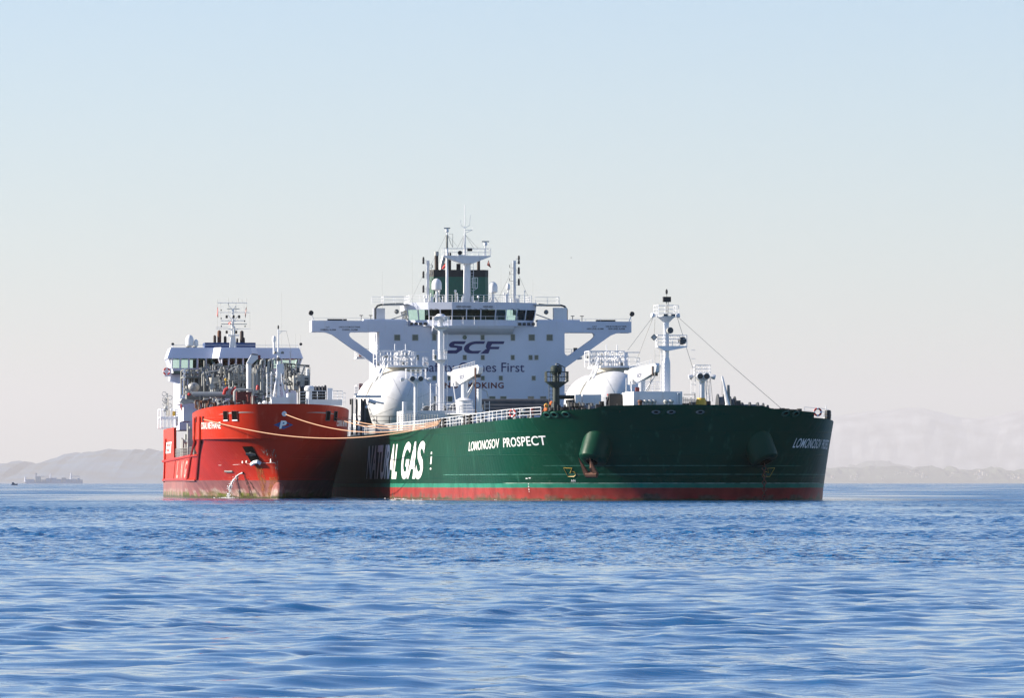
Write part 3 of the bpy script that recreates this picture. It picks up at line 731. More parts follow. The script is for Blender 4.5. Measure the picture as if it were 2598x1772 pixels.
def bridge_windows(plan, splits, zlo, zhi, out, parent, mm='white_wall_shade', gl='clear', th=.035, root=None):
    n = len(plan)
    for i in range(n - 1):
        a, c = Vector(plan[i]), Vector(plan[i + 1]); k = splits[i]
        if not k: continue
        t = (c - a).normalized(); nn = Vector((-t.y, t.x)); mid = (a + c) / 2
        if nn.dot(mid - Vector((0, -4))) < 0: nn = -nn
        for j in range(k + 1):
            q = a + (c - a) * (j / k)
            if j == k and i < n - 2: continue
            b = MB(); lo, hi = q, q + nn * out
            w = .14
            b.add([(lo.y - w / 2 * t.y + d * nn.y, lo.x - w / 2 * t.x + d * nn.x, zlo) for d in (-.1, .05)] + [(lo.y + w / 2 * t.y + d * nn.y, lo.x + w / 2 * t.x + d * nn.x, zlo) for d in (.05, -.1)] +
                  [(hi.y - w / 2 * t.y + d * nn.y, hi.x - w / 2 * t.x + d * nn.x, zhi) for d in (-.1, .05)] + [(hi.y + w / 2 * t.y + d * nn.y, hi.x + w / 2 * t.x + d * nn.x, zhi) for d in (.05, -.1)],
                  [(0, 1, 2, 3), (4, 7, 6, 5), (0, 4, 5, 1), (1, 5, 6, 2), (2, 6, 7, 3), (3, 7, 4, 0)])
            b.build('mullion', M[mm], parent)
        for j in range(k):
            q0, q1 = a + (c - a) * ((j + .03) / k), a + (c - a) * ((j + .97) / k); h0, h1 = q0 + nn * out, q1 + nn * out
            d = nn * -th
            b = MB(); b.add([(q0.y, q0.x, zlo), (q1.y, q1.x, zlo), (h1.y, h1.x, zhi), (h0.y, h0.x, zhi)] + [(q0.y + d.y, q0.x + d.x, zlo), (q1.y + d.y, q1.x + d.x, zlo), (h1.y + d.y, h1.x + d.x, zhi), (h0.y + d.y, h0.x + d.x, zhi)],
                  [(0, 1, 2, 3), (7, 6, 5, 4), (0, 4, 5, 1), (1, 5, 6, 2), (2, 6, 7, 3), (3, 7, 4, 0)])
            b.build('window', M[gl], parent)
bridge_windows(plan, [4, 2, 2, 3, 2, 2, 4], ZW0, ZW1, .28, bridge)
pts = [(1.7 + .9, -2.9, ZB0 + .1), (1.7 + .9, 2.9, ZB0 + .1)]
MB().rail([(1.5, -6.1, ZB0 + .15), (2.75, -3.1, ZB0 + .15), (2.75, 3.1, ZB0 + .15), (1.5, 6.1, ZB0 + .15)], h=1.15, rails=2, gap=1.5).build('bridge_railing', M['white'], bridge)
b = MB()
for y in np.arange(-6.0, 6.2, .75): b.tube((1.1 + (1.2 if abs(y) < 3 else .2), y, ZW1 + .12), (1.1 + (1.2 if abs(y) < 3 else .2), y + .4, ZW1 + .02), .04, n=4)
b.build('window_wipers', M['dark_grey'], bridge)
a = at(1157, 776, 2.1); wall_text('WIND HIGH-HIGH', bridge, M['black'], 2.16, at(1157, 776, 2.1).y, at(1195, 776, 2.1).y, at(1, 776.5, 2.1).z, at(1, 772, 2.1).z, bold=.02)
wall_text('WIND HIGH', bridge, M['black'], 2.16, at(1226, 776, 2.1).y, at(1250, 776, 2.1).y, at(1, 776.5, 2.1).z, at(1, 772, 2.1).z, bold=.02)
# rounded skirt below the bridge front
prof = [(1.75, ZB0 + .05), (1.55, ZB0 - .35), (1.05, ZB0 - .75), (.35, ZB0 - 1.05), (0, ZB0 - 1.15), (0, ZB0 + .05)]
MB().prism(prof, 'y', -5.6, 5.6).build('front_skirt', M['white_wall_shade'], bridge)
# grey life-raft like canisters hung below the windows at either shoulder
for sd in (-1, 1):
    for k in range(4):
        MB().tube((.35, sd * (6.3 + k * .62), 23.62), (.35, sd * (6.3 + k * .62 + .42), 23.62), .2, n=10).build('canister', M['dark_grey'], bridge)

# ---- bridge wings with their pierced brackets
for sd in (-1, 1):
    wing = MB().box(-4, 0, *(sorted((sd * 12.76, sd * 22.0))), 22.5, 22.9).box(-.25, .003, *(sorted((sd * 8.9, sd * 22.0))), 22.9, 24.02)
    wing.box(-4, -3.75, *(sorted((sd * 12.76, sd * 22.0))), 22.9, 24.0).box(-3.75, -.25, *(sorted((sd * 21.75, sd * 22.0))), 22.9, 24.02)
    wing = wing.build('bridge_wing', M['white_wall_shade'], tanker)
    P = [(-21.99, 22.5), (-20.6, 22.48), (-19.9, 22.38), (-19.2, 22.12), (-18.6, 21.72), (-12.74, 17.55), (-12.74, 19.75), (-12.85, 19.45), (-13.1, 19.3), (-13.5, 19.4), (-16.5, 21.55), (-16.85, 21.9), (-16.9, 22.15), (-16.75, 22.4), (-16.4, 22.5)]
    MB().prism([(sd * -y if sd > 0 else y, z) for y, z in P], 'x', -1.5, -.004).build('bracket', M['white_wall_shade'], wing)
    MB().rail([(-.15, sd * 13.5, 24.0), (-.15, sd * 22, 24.0)], h=.38, rails=1, gap=2.2, r=.02).build('wing_rail', M['white'], wing)
    MB().box(-1.2, -.2, *sorted((sd * 17.2, sd * 19.8)), 24.03, 24.25).build('grating', M['black'], wing)
    for q in (13.9, 15.2):
        MB().tube((-.4, sd * q, 24), (-.4, sd * q, 24.75), .05, n=6).tube((-.4, sd * q - .25, 24.75), (-.4, sd * q + .25, 24.75), .06, n=6).build('repeater_post', M['dark_grey'], wing)
    e = Vector((-.3, sd * 22.1, 25.05))
    sl_ = MB().lathe(e, [(.05, -.3), (.26, -.25), (.34, 0), (.34, .25), (.30, .3)], (1, 0, .1), 14).build('searchlight', M['black'], wing)
    MB().tube((-.3, sd * 21.7, 24.0), e, .07, n=6).build('searchlight_arm', M['white'], sl_)
    L = [('C.O.T', -1), ('OVERFILL ALARM' if sd < 0 else 'HIGH LEVEL ALARM', 0), ('LNG & F.O./M.G.O TANK', 2), ('OVERFILL ALARM' if sd < 0 else 'HIGH LEVEL ALARM', 3)]
    pos = {-1: [(827, 836, 832.2, 828.6), (813, 852, 839.2, 835.2), (860, 914, 832.2, 828.2), (868, 907, 839.2, 835.2)], 1: [(1503, 1514, 830.6, 826.8), (1489, 1531, 836.8, 832.8), (1537, 1590, 830.6, 826.8), (1543, 1585, 836.8, 832.8)]}[sd]
    for (s_, _), (xa, xb, yb, yt) in zip(L, pos):
        a, c = at(xa, yb, .02), at(xb, yt, .02); wall_text(s_, wing, M['black'], .02, a.y, c.y, a.z, c.z, bold=.02)
    # side balconies of the lower decks
    for zz in (18.9, 13.9):
        y0 = sd * 12.75; y1 = sd * 15.6
        bal = MB().box(-7, -3.2, *sorted((y0, y1)), zz, zz + .25).build('balcony', M['white'], tanker)
        MB().rail([(-3.3, y0, zz + .25), (-3.3, y1 - sd * .1, zz + .25), (-7, y1 - sd * .1, zz + .25)], h=1.1).build('railing', M['white'], bal)
        MB().box(-5.0, -4.6, *sorted((sd * 15.1, sd * 14.6)), zz + .3, zz + 1.6).build('lifebuoy_box', M['dark_red' if sd < 0 else 'black'], bal)
    MB().box(-15, -7.5, *sorted((sd * 12.75, sd * 15.2)), 8, 11.4).build('side_shelter', M['white'], tanker)
# vertical ladder way up the starboard side of the block
MB().ladder((-4, -12.95, 9), (-4, -12.95, 22.4), (1.0, 0, 0), .5, .05).build('side_ladder', M['white'], house)

# ---- bridge side shelters outboard of the wheelhouse
for sd in (-1, 1):
    fr = MB()
    P = [(-1.2, sd * 13.2, 24.0), (-1.2, sd * 13.2, 25.7), (-1.2, sd * 12.9, 26.1), (-1.2, sd * 12.4, 26.25), (-1.2, sd * 10.4, 26.35 if sd < 0 else 26.25), (-1.2, sd * 9.3, 26.35)]
    fr.pipe(P, .14, 8); sh = fr.build('shelter_frame', M['dark_grey'], tanker)
    MB().box(-1.5, -.5, *sorted((sd * 11.3, sd * 13.15)), 24.0, 25.9).build('shelter_wall', M['white'], sh) if sd > 0 else MB().box(-2.5, -1.9, -13.4, -11.8, 24.0, 25.8).build('shelter_wall', M['white'], sh)
    MB().box(-4, -.6, *sorted((sd * 8.7, sd * 12.2)), 26.2, 26.35).build('shelter_roof', M['pale_grey'], sh)
    MB().rail([(-.7, sd * 8.8, 26.35), (-.7, sd * 12.1, 26.35), (-4, sd * 12.1, 26.35)], h=1.0, rails=2).build('railing', M['white'], sh)
    MB().tube((-1, sd * 8.9, 25.0), (-.9, sd * 11.4, 24.1), .08, n=6).build('brace', M['pale_grey'], sh)
    MB().ball((-.8, sd * 10.3, 25.3), .33, 8).build('horn', M['grey'], sh)
    MB().box(-3, -.26, *sorted((sd * 9.1, sd * 14.9)), 24.0, 24.25).build('wing_step', M['white_wall_shade'], sh)
p = at(1428, 800, -1); MB().pipe([(-1, p.y, 24.0), (-1, p.y, 25.2), (-1, p.y - .25, 25.4), (-1, p.y - .55, 25.3)], .06).build('vent_pipe', M['white'], tanker)

# ---- monkey island: masts, radars, domes
Zr = ZB1 - .05
MB().rail([(-1.0, -8.3, Zr), (.4, -6, Zr), (1.4, -2.9, Zr), (1.4, 2.9, Zr), (.4, 6, Zr), (-1.0, 8.3, Zr), (-8.5, 8.3, Zr)], h=1.05, rails=3, gap=1.3).build('roof_railing', M['white'], tanker)
MB().rail([(-1.2, -8.5, Zr), (-8.5, -8.5, Zr), (-8.5, -13, Zr)], h=1.05).build('roof_railing', M['white'], tanker)
def fx(px, t): return at(px, 0, t).y
def fz(py, t, px=1200): return at(px, py, t).z
T = -3.0
rm = MB(); yc = fx(1184.5, T); rm.tube((T, yc, Zr), (T, yc, fz(664, T)), .52, .46, 14)
radar_mast = rm.build('radar_mast', M['white'], tanker)
za = fz(652, T); y0, y1 = fx(1123, T), fx(1243, T)
b = MB(); b.prism([(y0, za + .12), (y1, za + .12), (y1, za), (yc + .7, za - .95), (yc - .7, za - .95), (y0, za)], 'x', T - 1.0, T + 1.0); b.build('platform', M['white'], radar_mast)
MB().rail([(T + .95, y0, za + .12), (T + .95, y1, za + .12), (T - .95, y1, za + .12)], h=1.0, rails=2, gap=.8).rail([(T - .95, y0, za + .12), (T - .95, y1, za + .12)], h=1.0, rails=2, gap=.8).build('platform_railing', M['white'], radar_mast)
zt = fz(541, T)
b = MB(); b.tube((T, yc - .3, za), (T, yc - .3, fz(594, T)), .16, .12, 8); b.tube((T, yc - .3, fz(594, T)), (T, yc - .3, zt + 1.2), .07, .05, 6).tube((T, yc - .3, zt + 1.2), (T, yc - .3, zt), .03, n=4)
for s_, ex, h0, h1 in ((-1, .62, 578, 559), (1, .8, 578, 546)):
    b.pipe([(T, yc - .3, fz(580, T)), (T, yc - .3 + s_ * ex * .8, fz(572, T)), (T, yc - .3 + s_ * ex, fz(h1, T))], .035, 4)
b.tube((T, yc - .3, fz(592, T)), (T, yc + .75, fz(584, T)), .04, n=4).tube((T, yc - .3, fz(584, T)), (T, yc + .75, fz(584, T)), .04, n=4).tube((T, yc + .75, fz(585, T)), (T, yc + .75, fz(576, T)), .03, n=4)
b.build('top_pole', M['white'], radar_mast)
b = MB()
for dy in (-1.4, -.8, 1.0, 1.6): b.tube((T, yc - .3, fz(594, T)), (T, yc + dy, za + 1.1), .02, n=4)
b.build('stay_wire', M['dark_grey'], radar_mast)
MB().box(T + .3, T + .7, fx(1184, T), fx(1197, T), fz(638, T), fz(630, T)).build('lamp_box', M['black'], radar_mast)
MB().lathe((T + .8, fx(1165, T), fz(642.5, T)), [(.3, 0), (.3, .3)], (1, 0, 0), 12).build('horn', M['black'], radar_mast)
MB().box(T + .5, T + 1.1, fx(1160, T), fx(1177, T), fz(652, T), fz(648, T)).build('horn_bracket', M['white'], radar_mast)
def scanner(par, px, pz0, pz1, w, T=T):
    y = fx(px, T); s_ = MB().tube((T, y, pz0), (T, y, pz1 - .45), .09, n=8).lathe((T, y, pz1 - .6), [(.12, 0), (.25, .1), (.25, .4), (.12, .55)], n=10).build('radar_scanner', M['white'], par)
    MB().cbox((T, y, pz1), (.25, w, .16)).build('antenna_bar', M['pale_grey'], s_)
scanner(radar_mast, 1231.5, za + .1, fz(613, T), 1.0)
MB().ladder((T + .2, fx(1197, T), Zr), (T + .2, fx(1197, T), za), (0, .42, 0), .4, .03).build('mast_ladder', M['white'], radar_mast)
b = MB(); z0, z1 = fz(731, T), fz(705, T); y0, y1 = fx(1198, T), fx(1211, T)
for z in (z0, (z0 + z1) / 2, z1): b.tube((T + .3, y0, z), (T + .3, y1, z), .04, n=4)
for y in (y0, (y0 + y1) / 2, y1): b.tube((T + .3, y, z0), (T + .3, y, z1), .04, n=4)
b.tube((T + .3, y1, z0), (T + .3, y0, z0 - .45), .04, n=4); b.build('ladder_cage', M['white'], radar_mast)
y = fx(1134, T); pole = MB().tube((T, y, Zr), (T, y, fz(632, T)), .2, .17, 10).build('radar_pole', M['white'], tanker)
MB().tube((T, y, fz(632, T)), (T, y, fz(597, T)), .16, .15, 10).build('upper_tube', M['grey'], pole)
scanner(pole, 1134, fz(597, T), fz(579.5, T), .85)
b = MB().pipe([(T, y + .3, fz(594, T)), (T, y + .8, fz(594, T)), (T, y + .8, fz(628, T)), (T, y + .55, fz(620, T)), (T, y + .2, fz(600, T))], .035, 4); b.build('bracket', M['grey'], pole)
b = MB()
for (xa, ya, xb, yb) in ((1132, 596, 1110, 640), (1110, 640, 1092, 675), (1130, 690, 1114, 710), (1136, 596, 1160, 625)): b.tube(at(xa, ya, T), at(xb, yb, T), .016, n=4)
b.build('stay_wire', M['dark_grey'], pole)
for px, ytop, sd in ((1085.5, 662, -1), (1305, 661, 1)):
    t = -6.0; y = fx(px, t); sm_ = MB().box(t - .18, t + .18, y - .2, y + .2, Zr - 1.5, fz(ytop, t)).build('signal_mast', M['white'], tanker)
    for dz in (0, 9, 46, 55, 92, 102) if sd < 0 else (-5, 9, 33, 42, 70, 79):
        z = fz(ytop + dz * .78 - (0 if sd < 0 else 0), t); q = y + sd * .62
        MB().tube((t, y + sd * .2, z), (t, q, z), .03, n=4).build('lamp_arm', M['white'], sm_)
        MB().lathe((t, q, z), [(.10, -.1), (.16, 0), (.14, .35), (.09, .5)], n=8).build('signal_lamp', M['black'], sm_)
    for dz in (18, 35, 52):
        z = fz(ytop + dz, t); MB().tube((t, y, z), (t, y - sd * .65, z), .03, n=4).tube((t, y - sd * .65, z), (t, y - sd * .65, z + .4), .05, n=5).build('side_lamp', M['dark_grey'], sm_)
    MB().ladder((t + .25, y - sd * .35, Zr - 1.5), (t + .25, y - sd * .35, fz(ytop + 6, t)), (0, .32, 0), .45, .025).build('mast_ladder', M['pale_grey'], sm_)
    b = MB()
    for dy in (-2.6, 2.4): b.tube((t, y, fz(ytop + 12, t)), (t, y + dy, Zr), .014, n=4)
    b.build('stay_wire', M['dark_grey'], sm_)
for px, ya, yb, r in ((1108, 708, 736, .68), (1251, 716, 742, .62), (1289, 720, 734, .28)):
    t = -2.0 if r > .5 else -4; y = fx(px, t); z0, z1 = fz(yb, t), fz(ya, t)
    st = MB().tube((t, y, Zr), (t, y, z0), .16 if r > .5 else .08, n=8)
    if r > .5: 
        for s_ in (-1, 1): st.tube((t, y, z0 - .3), (t + .2, y + s_ * .8, Zr), .06, n=6)
    st = st.build('dome_stand', M['white'], tanker)
    MB().lathe((t, y, z0), [(r * .5, -.12), (r * .95, .05)], n=18).dome((t, y, z0 + .05), r, (z1 - z0) * .56, 20, (z1 - z0) * .44).build('satellite_dome', M['white'], st)
random.seed(5)
cl = MB()
for i in range(26):
    y = random.uniform(-6.3, 8.3); t = random.uniform(-6, .5); h = random.uniform(.3, 1.3)
    if random.random() < .5: cl.cbox((t, y, Zr + h / 2), (random.uniform(.15, .6), random.uniform(.15, .5), h))
    else: cl.tube((t, y, Zr), (t, y, Zr + h + .4), .05, n=5).ball((t, y, Zr + h + .4), random.uniform(.08, .2), 6)
tag(cl.build('roof_fittings', M['white'], tanker), kind='stuff')
for px, top in ((1046, 645), (970, 690), (1271, 676), (1352, 708), (715 + 530, 708)):
    t = -4; y = fx(px, t); MB().tube((t, y, Zr - 2 if px < 1000 or px > 1340 else Zr), (t, y, fz(top, t)), .022, .01, 4).build('whip_aerial', M['pale_grey'], tanker)

# ---- funnel
t = -24.0; y0, y1 = fx(1091, t), fx(1240, t); zt = fz(685, t)
fun = MB().prism([(t - 7, y0 + .6), (t - 7, y1 - .6), (t - .6, y1 - .0), (t, y1 - .5), (t, y0 + .5), (t - .6, y0)], 'z', 8, zt - 1.0).build('funnel', M['funnel_green'], tanker)
MB().prism([(t - 7.01, y0 + .6), (t - 7.01, y1 - .6), (t - .6, y1 + .01), (t + .01, y1 - .5), (t + .01, y0 + .5), (t - .6, y0 - .01)], 'z', zt - .998, zt).build('funnel_top_band', M['black'], fun)
for px, r, top, bend in ((1112, .27, 644, 0), (1142, .42, 640, 0), (1168, .3, 668, 0), (1219, .23, 650, 0), (1126, .32, 648, 1)):
    y = fx(px, t); z = fz(top, t)
    if bend: MB().pipe([(t - 1.5, y - .25, zt - .2), (t - 1.5, y - .1, zt + 1.0), (t - 1.5, y + .1, z - .4), (t - 1.5, y + .5, z)], r, 10).build('exhaust_pipe', M['steel'], fun)
    else: MB().tube((t - 2.5, y, zt - .2), (t - 2.5, y, z), r, n=12).build('exhaust_pipe', M['sooty'], fun)
y = fx(1112, t); MB().lathe((t - 2.5, y, fz(648, t)), [(.32, 0), (.32, .12), (.32, .6)], n=12).build('spark_cap', M['pale_grey'], fun)
MB().rail([(t + .2, y0, 26.2), (t + .2, y1, 26.2)], h=1.2, rails=3, gap=1.5).build('funnel_railing', M['white'], fun)
# ---------------------------------------------------------------- tanker: deck gear
M['tank'] = mat('white_tank_cladding', (.66, .66, .67), .55, var=.12, scale=1.2, streak=.25, streak_col=(.4, .36, .3), bump=.35)
def c3(x, y, t): return at(780 + x * .20823, 750 + y * .20823, t)
def c4(x, y, t): return at(1180 + x * .20823, 750 + y * .20823, t)
def c6(x, y, t): return at(1380 + x * .22716, 720 + y * .22716, t)
def c8(x, y, t): return at(1360 + x * .34423, 1000 + y * .34423, t)
def stand(mb, p, q, r=.04, n=4): mb.tube(p, q, r, n=n); return mb
def deck_z(x): return sheer(x)

# two horizontal gas tanks abreast of the block
for sd in (-1, 1):
    y = sd * 13.9; zc = 12.05; r = 4.3
    prof = [(r * math.sin(R(a)), 4.2 * (1 - math.cos(R(a)))) for a in (2, 10, 18, 26, 34, 42, 50, 58, 66, 74, 82, 90)] + [(r, 23), (3.7, 24.6), (.5, 26)]
    tank = MB().lathe((47, y, zc), prof, (-1, 0, 0), 40).build('fuel_tank', M['tank'], tanker)
    for x in (26, 38): MB().box(x, x + 1, y - 3.6, y + 3.6, 7.9, 10.0).build('saddle', M['dark_grey'], tank)
    for x in (28, 34, 40): MB().torus((x, y, zc), r + .01, .05, (1, 0, 0), 40).build('cladding_seam', M['pale_grey'], tank)
    for k in range(8):
        a_ = R(22.5 + 45 * k); MB().pipe([(47 - 4.2 * (1 - math.cos(R(q))) , y + (r * math.sin(R(q)) + .01) * math.cos(a_), zc + (r * math.sin(R(q)) + .01) * math.sin(a_)) for q in range(14, 91, 12)], .025, 4).build('cladding_seam', M['pale_grey'], tank)
    yp = y + (.6 if sd < 0 else .6); zp = zc + r + .15
    MB().prism([(37.5, yp - 2.4), (41, yp - 2.2), (41.5, yp + 2.3), (37.5, yp + 3.4), (34, yp + 3.4), (34, yp - 3.0)], 'z', zp + .35, zp + .6).build('platform', M['white'], tank)
    MB().lathe((37.5, yp, zp - .35), [(2.6, 0), (2.6, .7)], n=24).build('manway', M['cream'], tank)
    cage = MB(); z0, z1 = zp + .5, zp + 2.55; ya, yb = yp - 3.5, yp + 1.1
    for x in (35.0, 39.5):
        for yy in np.linspace(ya, yb, 6): cage.tube((x, yy, z0), (x, yy, z1), .07, n=4)
        for z in (z0 + .7, z0 + 1.4, z1): cage.tube((x, ya, z), (x, yb, z), .07, n=4)
    for yy in (ya, yp, yb):
        for z in (z0 + 1.0, z1): cage.tube((35, yy, z), (39.5, yy, z), .07, n=4)
    for k in range(7): cage.tube((39.52, ya + k * .13, z0 + .3), (39.52, ya + k * .13, z1 - .1), .03, n=4)
    cage.build('pipe_frame', M['white'], tank)
    pp = MB(); rr = random.Random(3 + sd)
    for k in range(11):
        yy = rr.uniform(ya + .4, yb - .3); x = rr.uniform(35.3, 39.3); h = rr.uniform(.8, 1.9)
        pp.pipe([(x, yy, z0), (x, yy, z0 + h), (x + .2, yy + .25, z0 + h + .25), (x, yy + rr.uniform(.4, 1.2), z0 + h + .25), (x, yy + rr.uniform(.4, 1.2), z0)], rr.choice([.06, .09, .12]), 6)
    pp.build('tank_piping', M['white'], tank)
    vv = MB()
    for k in range(9): vv.cbox((rr.uniform(35.5, 39.8), rr.uniform(ya, yb), z0 + rr.uniform(.3, 1.6)), (.3, rr.uniform(.2, .5), rr.uniform(.2, .5)))
    tag(vv.build('valve_gear', M['grey'], tank), kind='stuff')
    MB().rail([(41.4, yp - 2.2, zp + .6), (41.4, yp + 2.3, zp + .6), (37.5, yp + 3.4, zp + .6)], h=1.1, rails=2, gap=.8).build('railing', M['white'], tank)
    for k in range(2): MB().tube((37, yp - .9 + k * 1.4, z1), (37, yp - .9 + k * 1.4, z1 + .9), .06, n=5).build('vent_stub', M['white'], tank)
    MB().box(36, 36.4, yb + .5, yb + .9, z0, z0 + 2.0).box(36, 36.1, yb - .2, yb + 2.6, z0 + 1.9, z0 + 2.0).build('lifting_davit', M['white'], tank)
    st = MB(); a = Vector((41.8, yp - 2.6, zp + .5)); c = Vector((43.5, yp - 6.3, 9.4))
    for dx in (-.45, .45): st.tube(a + Vector((dx, 0, 0)), c + Vector((dx, 0, 0)), .1, n=4).tube(a + Vector((dx, 0, 1)), c + Vector((dx, 0, 1)), .05, n=4)
    for k in range(16):
        q = a + (c - a) * ((k + .5) / 16); st.box(q.x - .45, q.x + .45, q.y - .12, q.y + .12, q.z - .02, q.z + .02)
        if k % 3 == 0:
            for dx in (-.45, .45): st.tube(q + Vector((dx, 0, 0)), q + Vector((dx, 0, 1)), .035, n=4)
    st.build('inclined_stair', M['white'], tank)
    for k in range(3):
        pts = [(40.9 - .2 * k, y + (4.42 + .05 * k) * math.cos(R(q)), zc + (4.42 + .05 * k) * math.sin(R(q))) for q in range(98 + 8 * k, 172, 8)]
        MB().pipe(pts, .05, 5).build('cable_pipe', M['grey'], tank)
    MB().box(20, 46, *sorted((y - 4.6, y + 4.6)), 7.8, 8.5).build('tank_foundation', M['dark_grey'], tank)

# tall king post with two small platforms and a ladder
t = 108.0; a = c3(1622, 1330, t); top = c3(1622, 235, t)
kp = MB().tube((t, a.y, 8), (t, a.y, top.z - .6), .36, .30, 12).build('king_post', M['white'], tanker)
MB().lathe((t, a.y, top.z - .9), [(.3, 0), (.6, .35), (.65, .7), (.4, .95), (.2, 1.0)], n=10).build('post_head', M['white'], kp)
for dy in (-.55, .5): MB().lathe((t + .3, a.y + dy, top.z - .4), [(.16, 0), (.3, .15), (.3, .45)], (1, 0, -.2), 10).build('deck_light', M['white'], kp)
for py, w0, w1 in ((375, -90, 100), (775, -85, 60)):
    z = c3(0, py, t).z; y0, y1 = c3(1622 + w0, 0, t).y, c3(1622 + w1, 0, t).y
    MB().box(t - .9, t + .9, y0, y1, z - .1, z).prism([(y0, z - .1), (y1, z - .1), (a.y + .3, z - .5), (a.y - .3, z - .5)], 'x', t - .3, t + .3).build('platform', M['white'], kp)
    MB().rail([(t + .85, y0, z), (t + .85, y1, z), (t - .85, y1, z), (t - .85, y0, z), (t + .85, y0, z)], h=1.1, rails=2, gap=.7).build('railing', M['white'], kp)
MB().ladder((t + .4, a.y + .55, 8.5), (t + .4, a.y + .55, top.z - 2.2), (0, .4, 0), .4).build('ladder', M['white'], kp)
MB().box(t - .6, t + .4, c3(1525, 0, t).y, c3(1590, 0, t).y, 8, 10).build('cable_locker', M['white'], kp)
b = MB()
for k in range(5): 
    z = 9 + k * 1.1; b.tube((t, a.y - 1.2, z), (t, a.y - .3, z), .04, n=4)
b.tube((t, a.y - 1.2, 8), (t, a.y - 1.2, 13.6), .05, n=4).tube((t, a.y - .5, 8), (t, a.y - .5, 13.6), .05, n=4).build('rack_frame', M['white'], kp)

# deck flood light posts
def light_post(t, base_px, top_z, f, r=.24, s=1.0):
    y = base_px
    lp = MB().tube((t, y, 8), (t, y, 9.2), r * 1.6, r, 12).tube((t, y, 9.2), (t, y, top_z - .5), r, r * .95, 12).build('light_post', M['white'], tanker)
    w = 1.0 * s
    MB().prism([(y - w, top_z), (y + w, top_z), (y + r, top_z - .55), (y - r, top_z - .55)], 'x', t - .7, t + .7).build('platform', M['white'], lp)
    MB().rail([(t + .65, y - w, top_z), (t + .65, y + w, top_z), (t - .65, y + w, top_z), (t - .65, y - w, top_z), (t + .65, y - w, top_z)], h=1.15, rails=3, gap=.6).build('railing', M['white'], lp)
    for dy in (-.42, .42):
        l = MB().lathe((t + .55, y + dy * s, top_z + .05), [(.14, 0), (.33, .25), (.35, .55)], (1, 0, -.15), 14).build('flood_light', M['white'], lp)
        MB().lathe((t + 1.08, y + dy * s, top_z - .03), [(.29, 0), (.29, .04)], (1, 0, -.15), 14).build('lens', M['dark_grey'], l)
    for dy in (-1.15, 1.15): MB().lathe((t, y + dy * s, top_z), [(.12, 0), (.25, .2), (.25, .5)], (0, dy, -.3), 10).build('flood_light', M['white'], lp)
    MB().ladder((t + .1, y + r + .35, 8.2), (t + .1, y + r + .35, top_z), (0, .36, 0), .4, .028).build('ladder', M['white'], lp)
    return lp
p = c3(1320, 1000, 112); light_post(112, p.y, p.z - .15, 1, s=1.15)
p = c6(1765, 1035, 186); lp = light_post(186, p.y, p.z, 1, r=.3, s=.8)
b = MB(); q0, q1 = c6(1645, 950, 186), c6(1690, 1310, 186)
for y in (q0.y, q1.y): b.tube((186, y, 8.4), (186, y, q0.z), .035, n=4)
for k in range(9): b.tube((186, q0.y, 8.6 + k * .9), (186, q1.y, 8.6 + k * .9), .03, n=4)
b.build('ladder_frame', M['white'], lp)
for x_ in (1850, 1820, 1885): MB().tube(c6(x_ - 25, 1060, 186), c6(x_, 1320, 186), .02, n=4).build('guy_wire', M['grey'], lp)

# white store and pump houses on deck
def deck_box(name, x0, y0, x1, y1, cc, t0, t1, m='white', par=tanker):
    a, c = cc(x0, y1, t1), cc(x1, y0, t1); return MB().box(t0, t1, a.y, c.y, min(a.z, 8.0), c.z).build(name, M[m], par)
ph = deck_box('pump_house', 1200, 1405, 1995, 1560, c3, 99, 110)
for x in (1460, 1590, 1835):
    p = c3(x, 1400, 106); rad = 1.05 if x > 1500 else .6
    MB().lathe((104, p.y, p.z - .1), [(rad, 0), (rad, 2)], (1, 0, 0), 22).build('hose_reel', M['dark_grey'], ph)
    MB().torus((106.1, p.y, p.z - .1), rad, .06, (1, 0, 0), 22).build('reel_rim', M['pale_grey'], ph)
p0, p1 = c3(1165, 1410, 110), c3(2015, 1410, 110)
MB().rail([(110, p0.y, p0.z), (110, p1.y, p0.z)], h=1.0, rails=3, gap=1.2).build('railing', M['white'], ph)
MB().box(109, 110.2, c3(1165, 0, 110).y, c3(1205, 0, 110).y, 8, p0.z + 1.1).build('vent_trunk', M['white'], ph)
fs = deck_box('bosun_store', 1003, 1207, 1545, 1385, c6, 188, 197)
b = MB()
for x in (1495, 1520):
    p, q = c6(x, 1340, 197), c6(x, 1225, 197); b.tube((197.08, p.y, 8.8), (197.08, q.y, q.z), .06, n=5)
p = c6(1495, 1225, 197); b.tube((197.08, p.y, p.z), (197.08, p.y + .27, p.z), .06, n=5).build('vent_pipe', M['white'], fs)

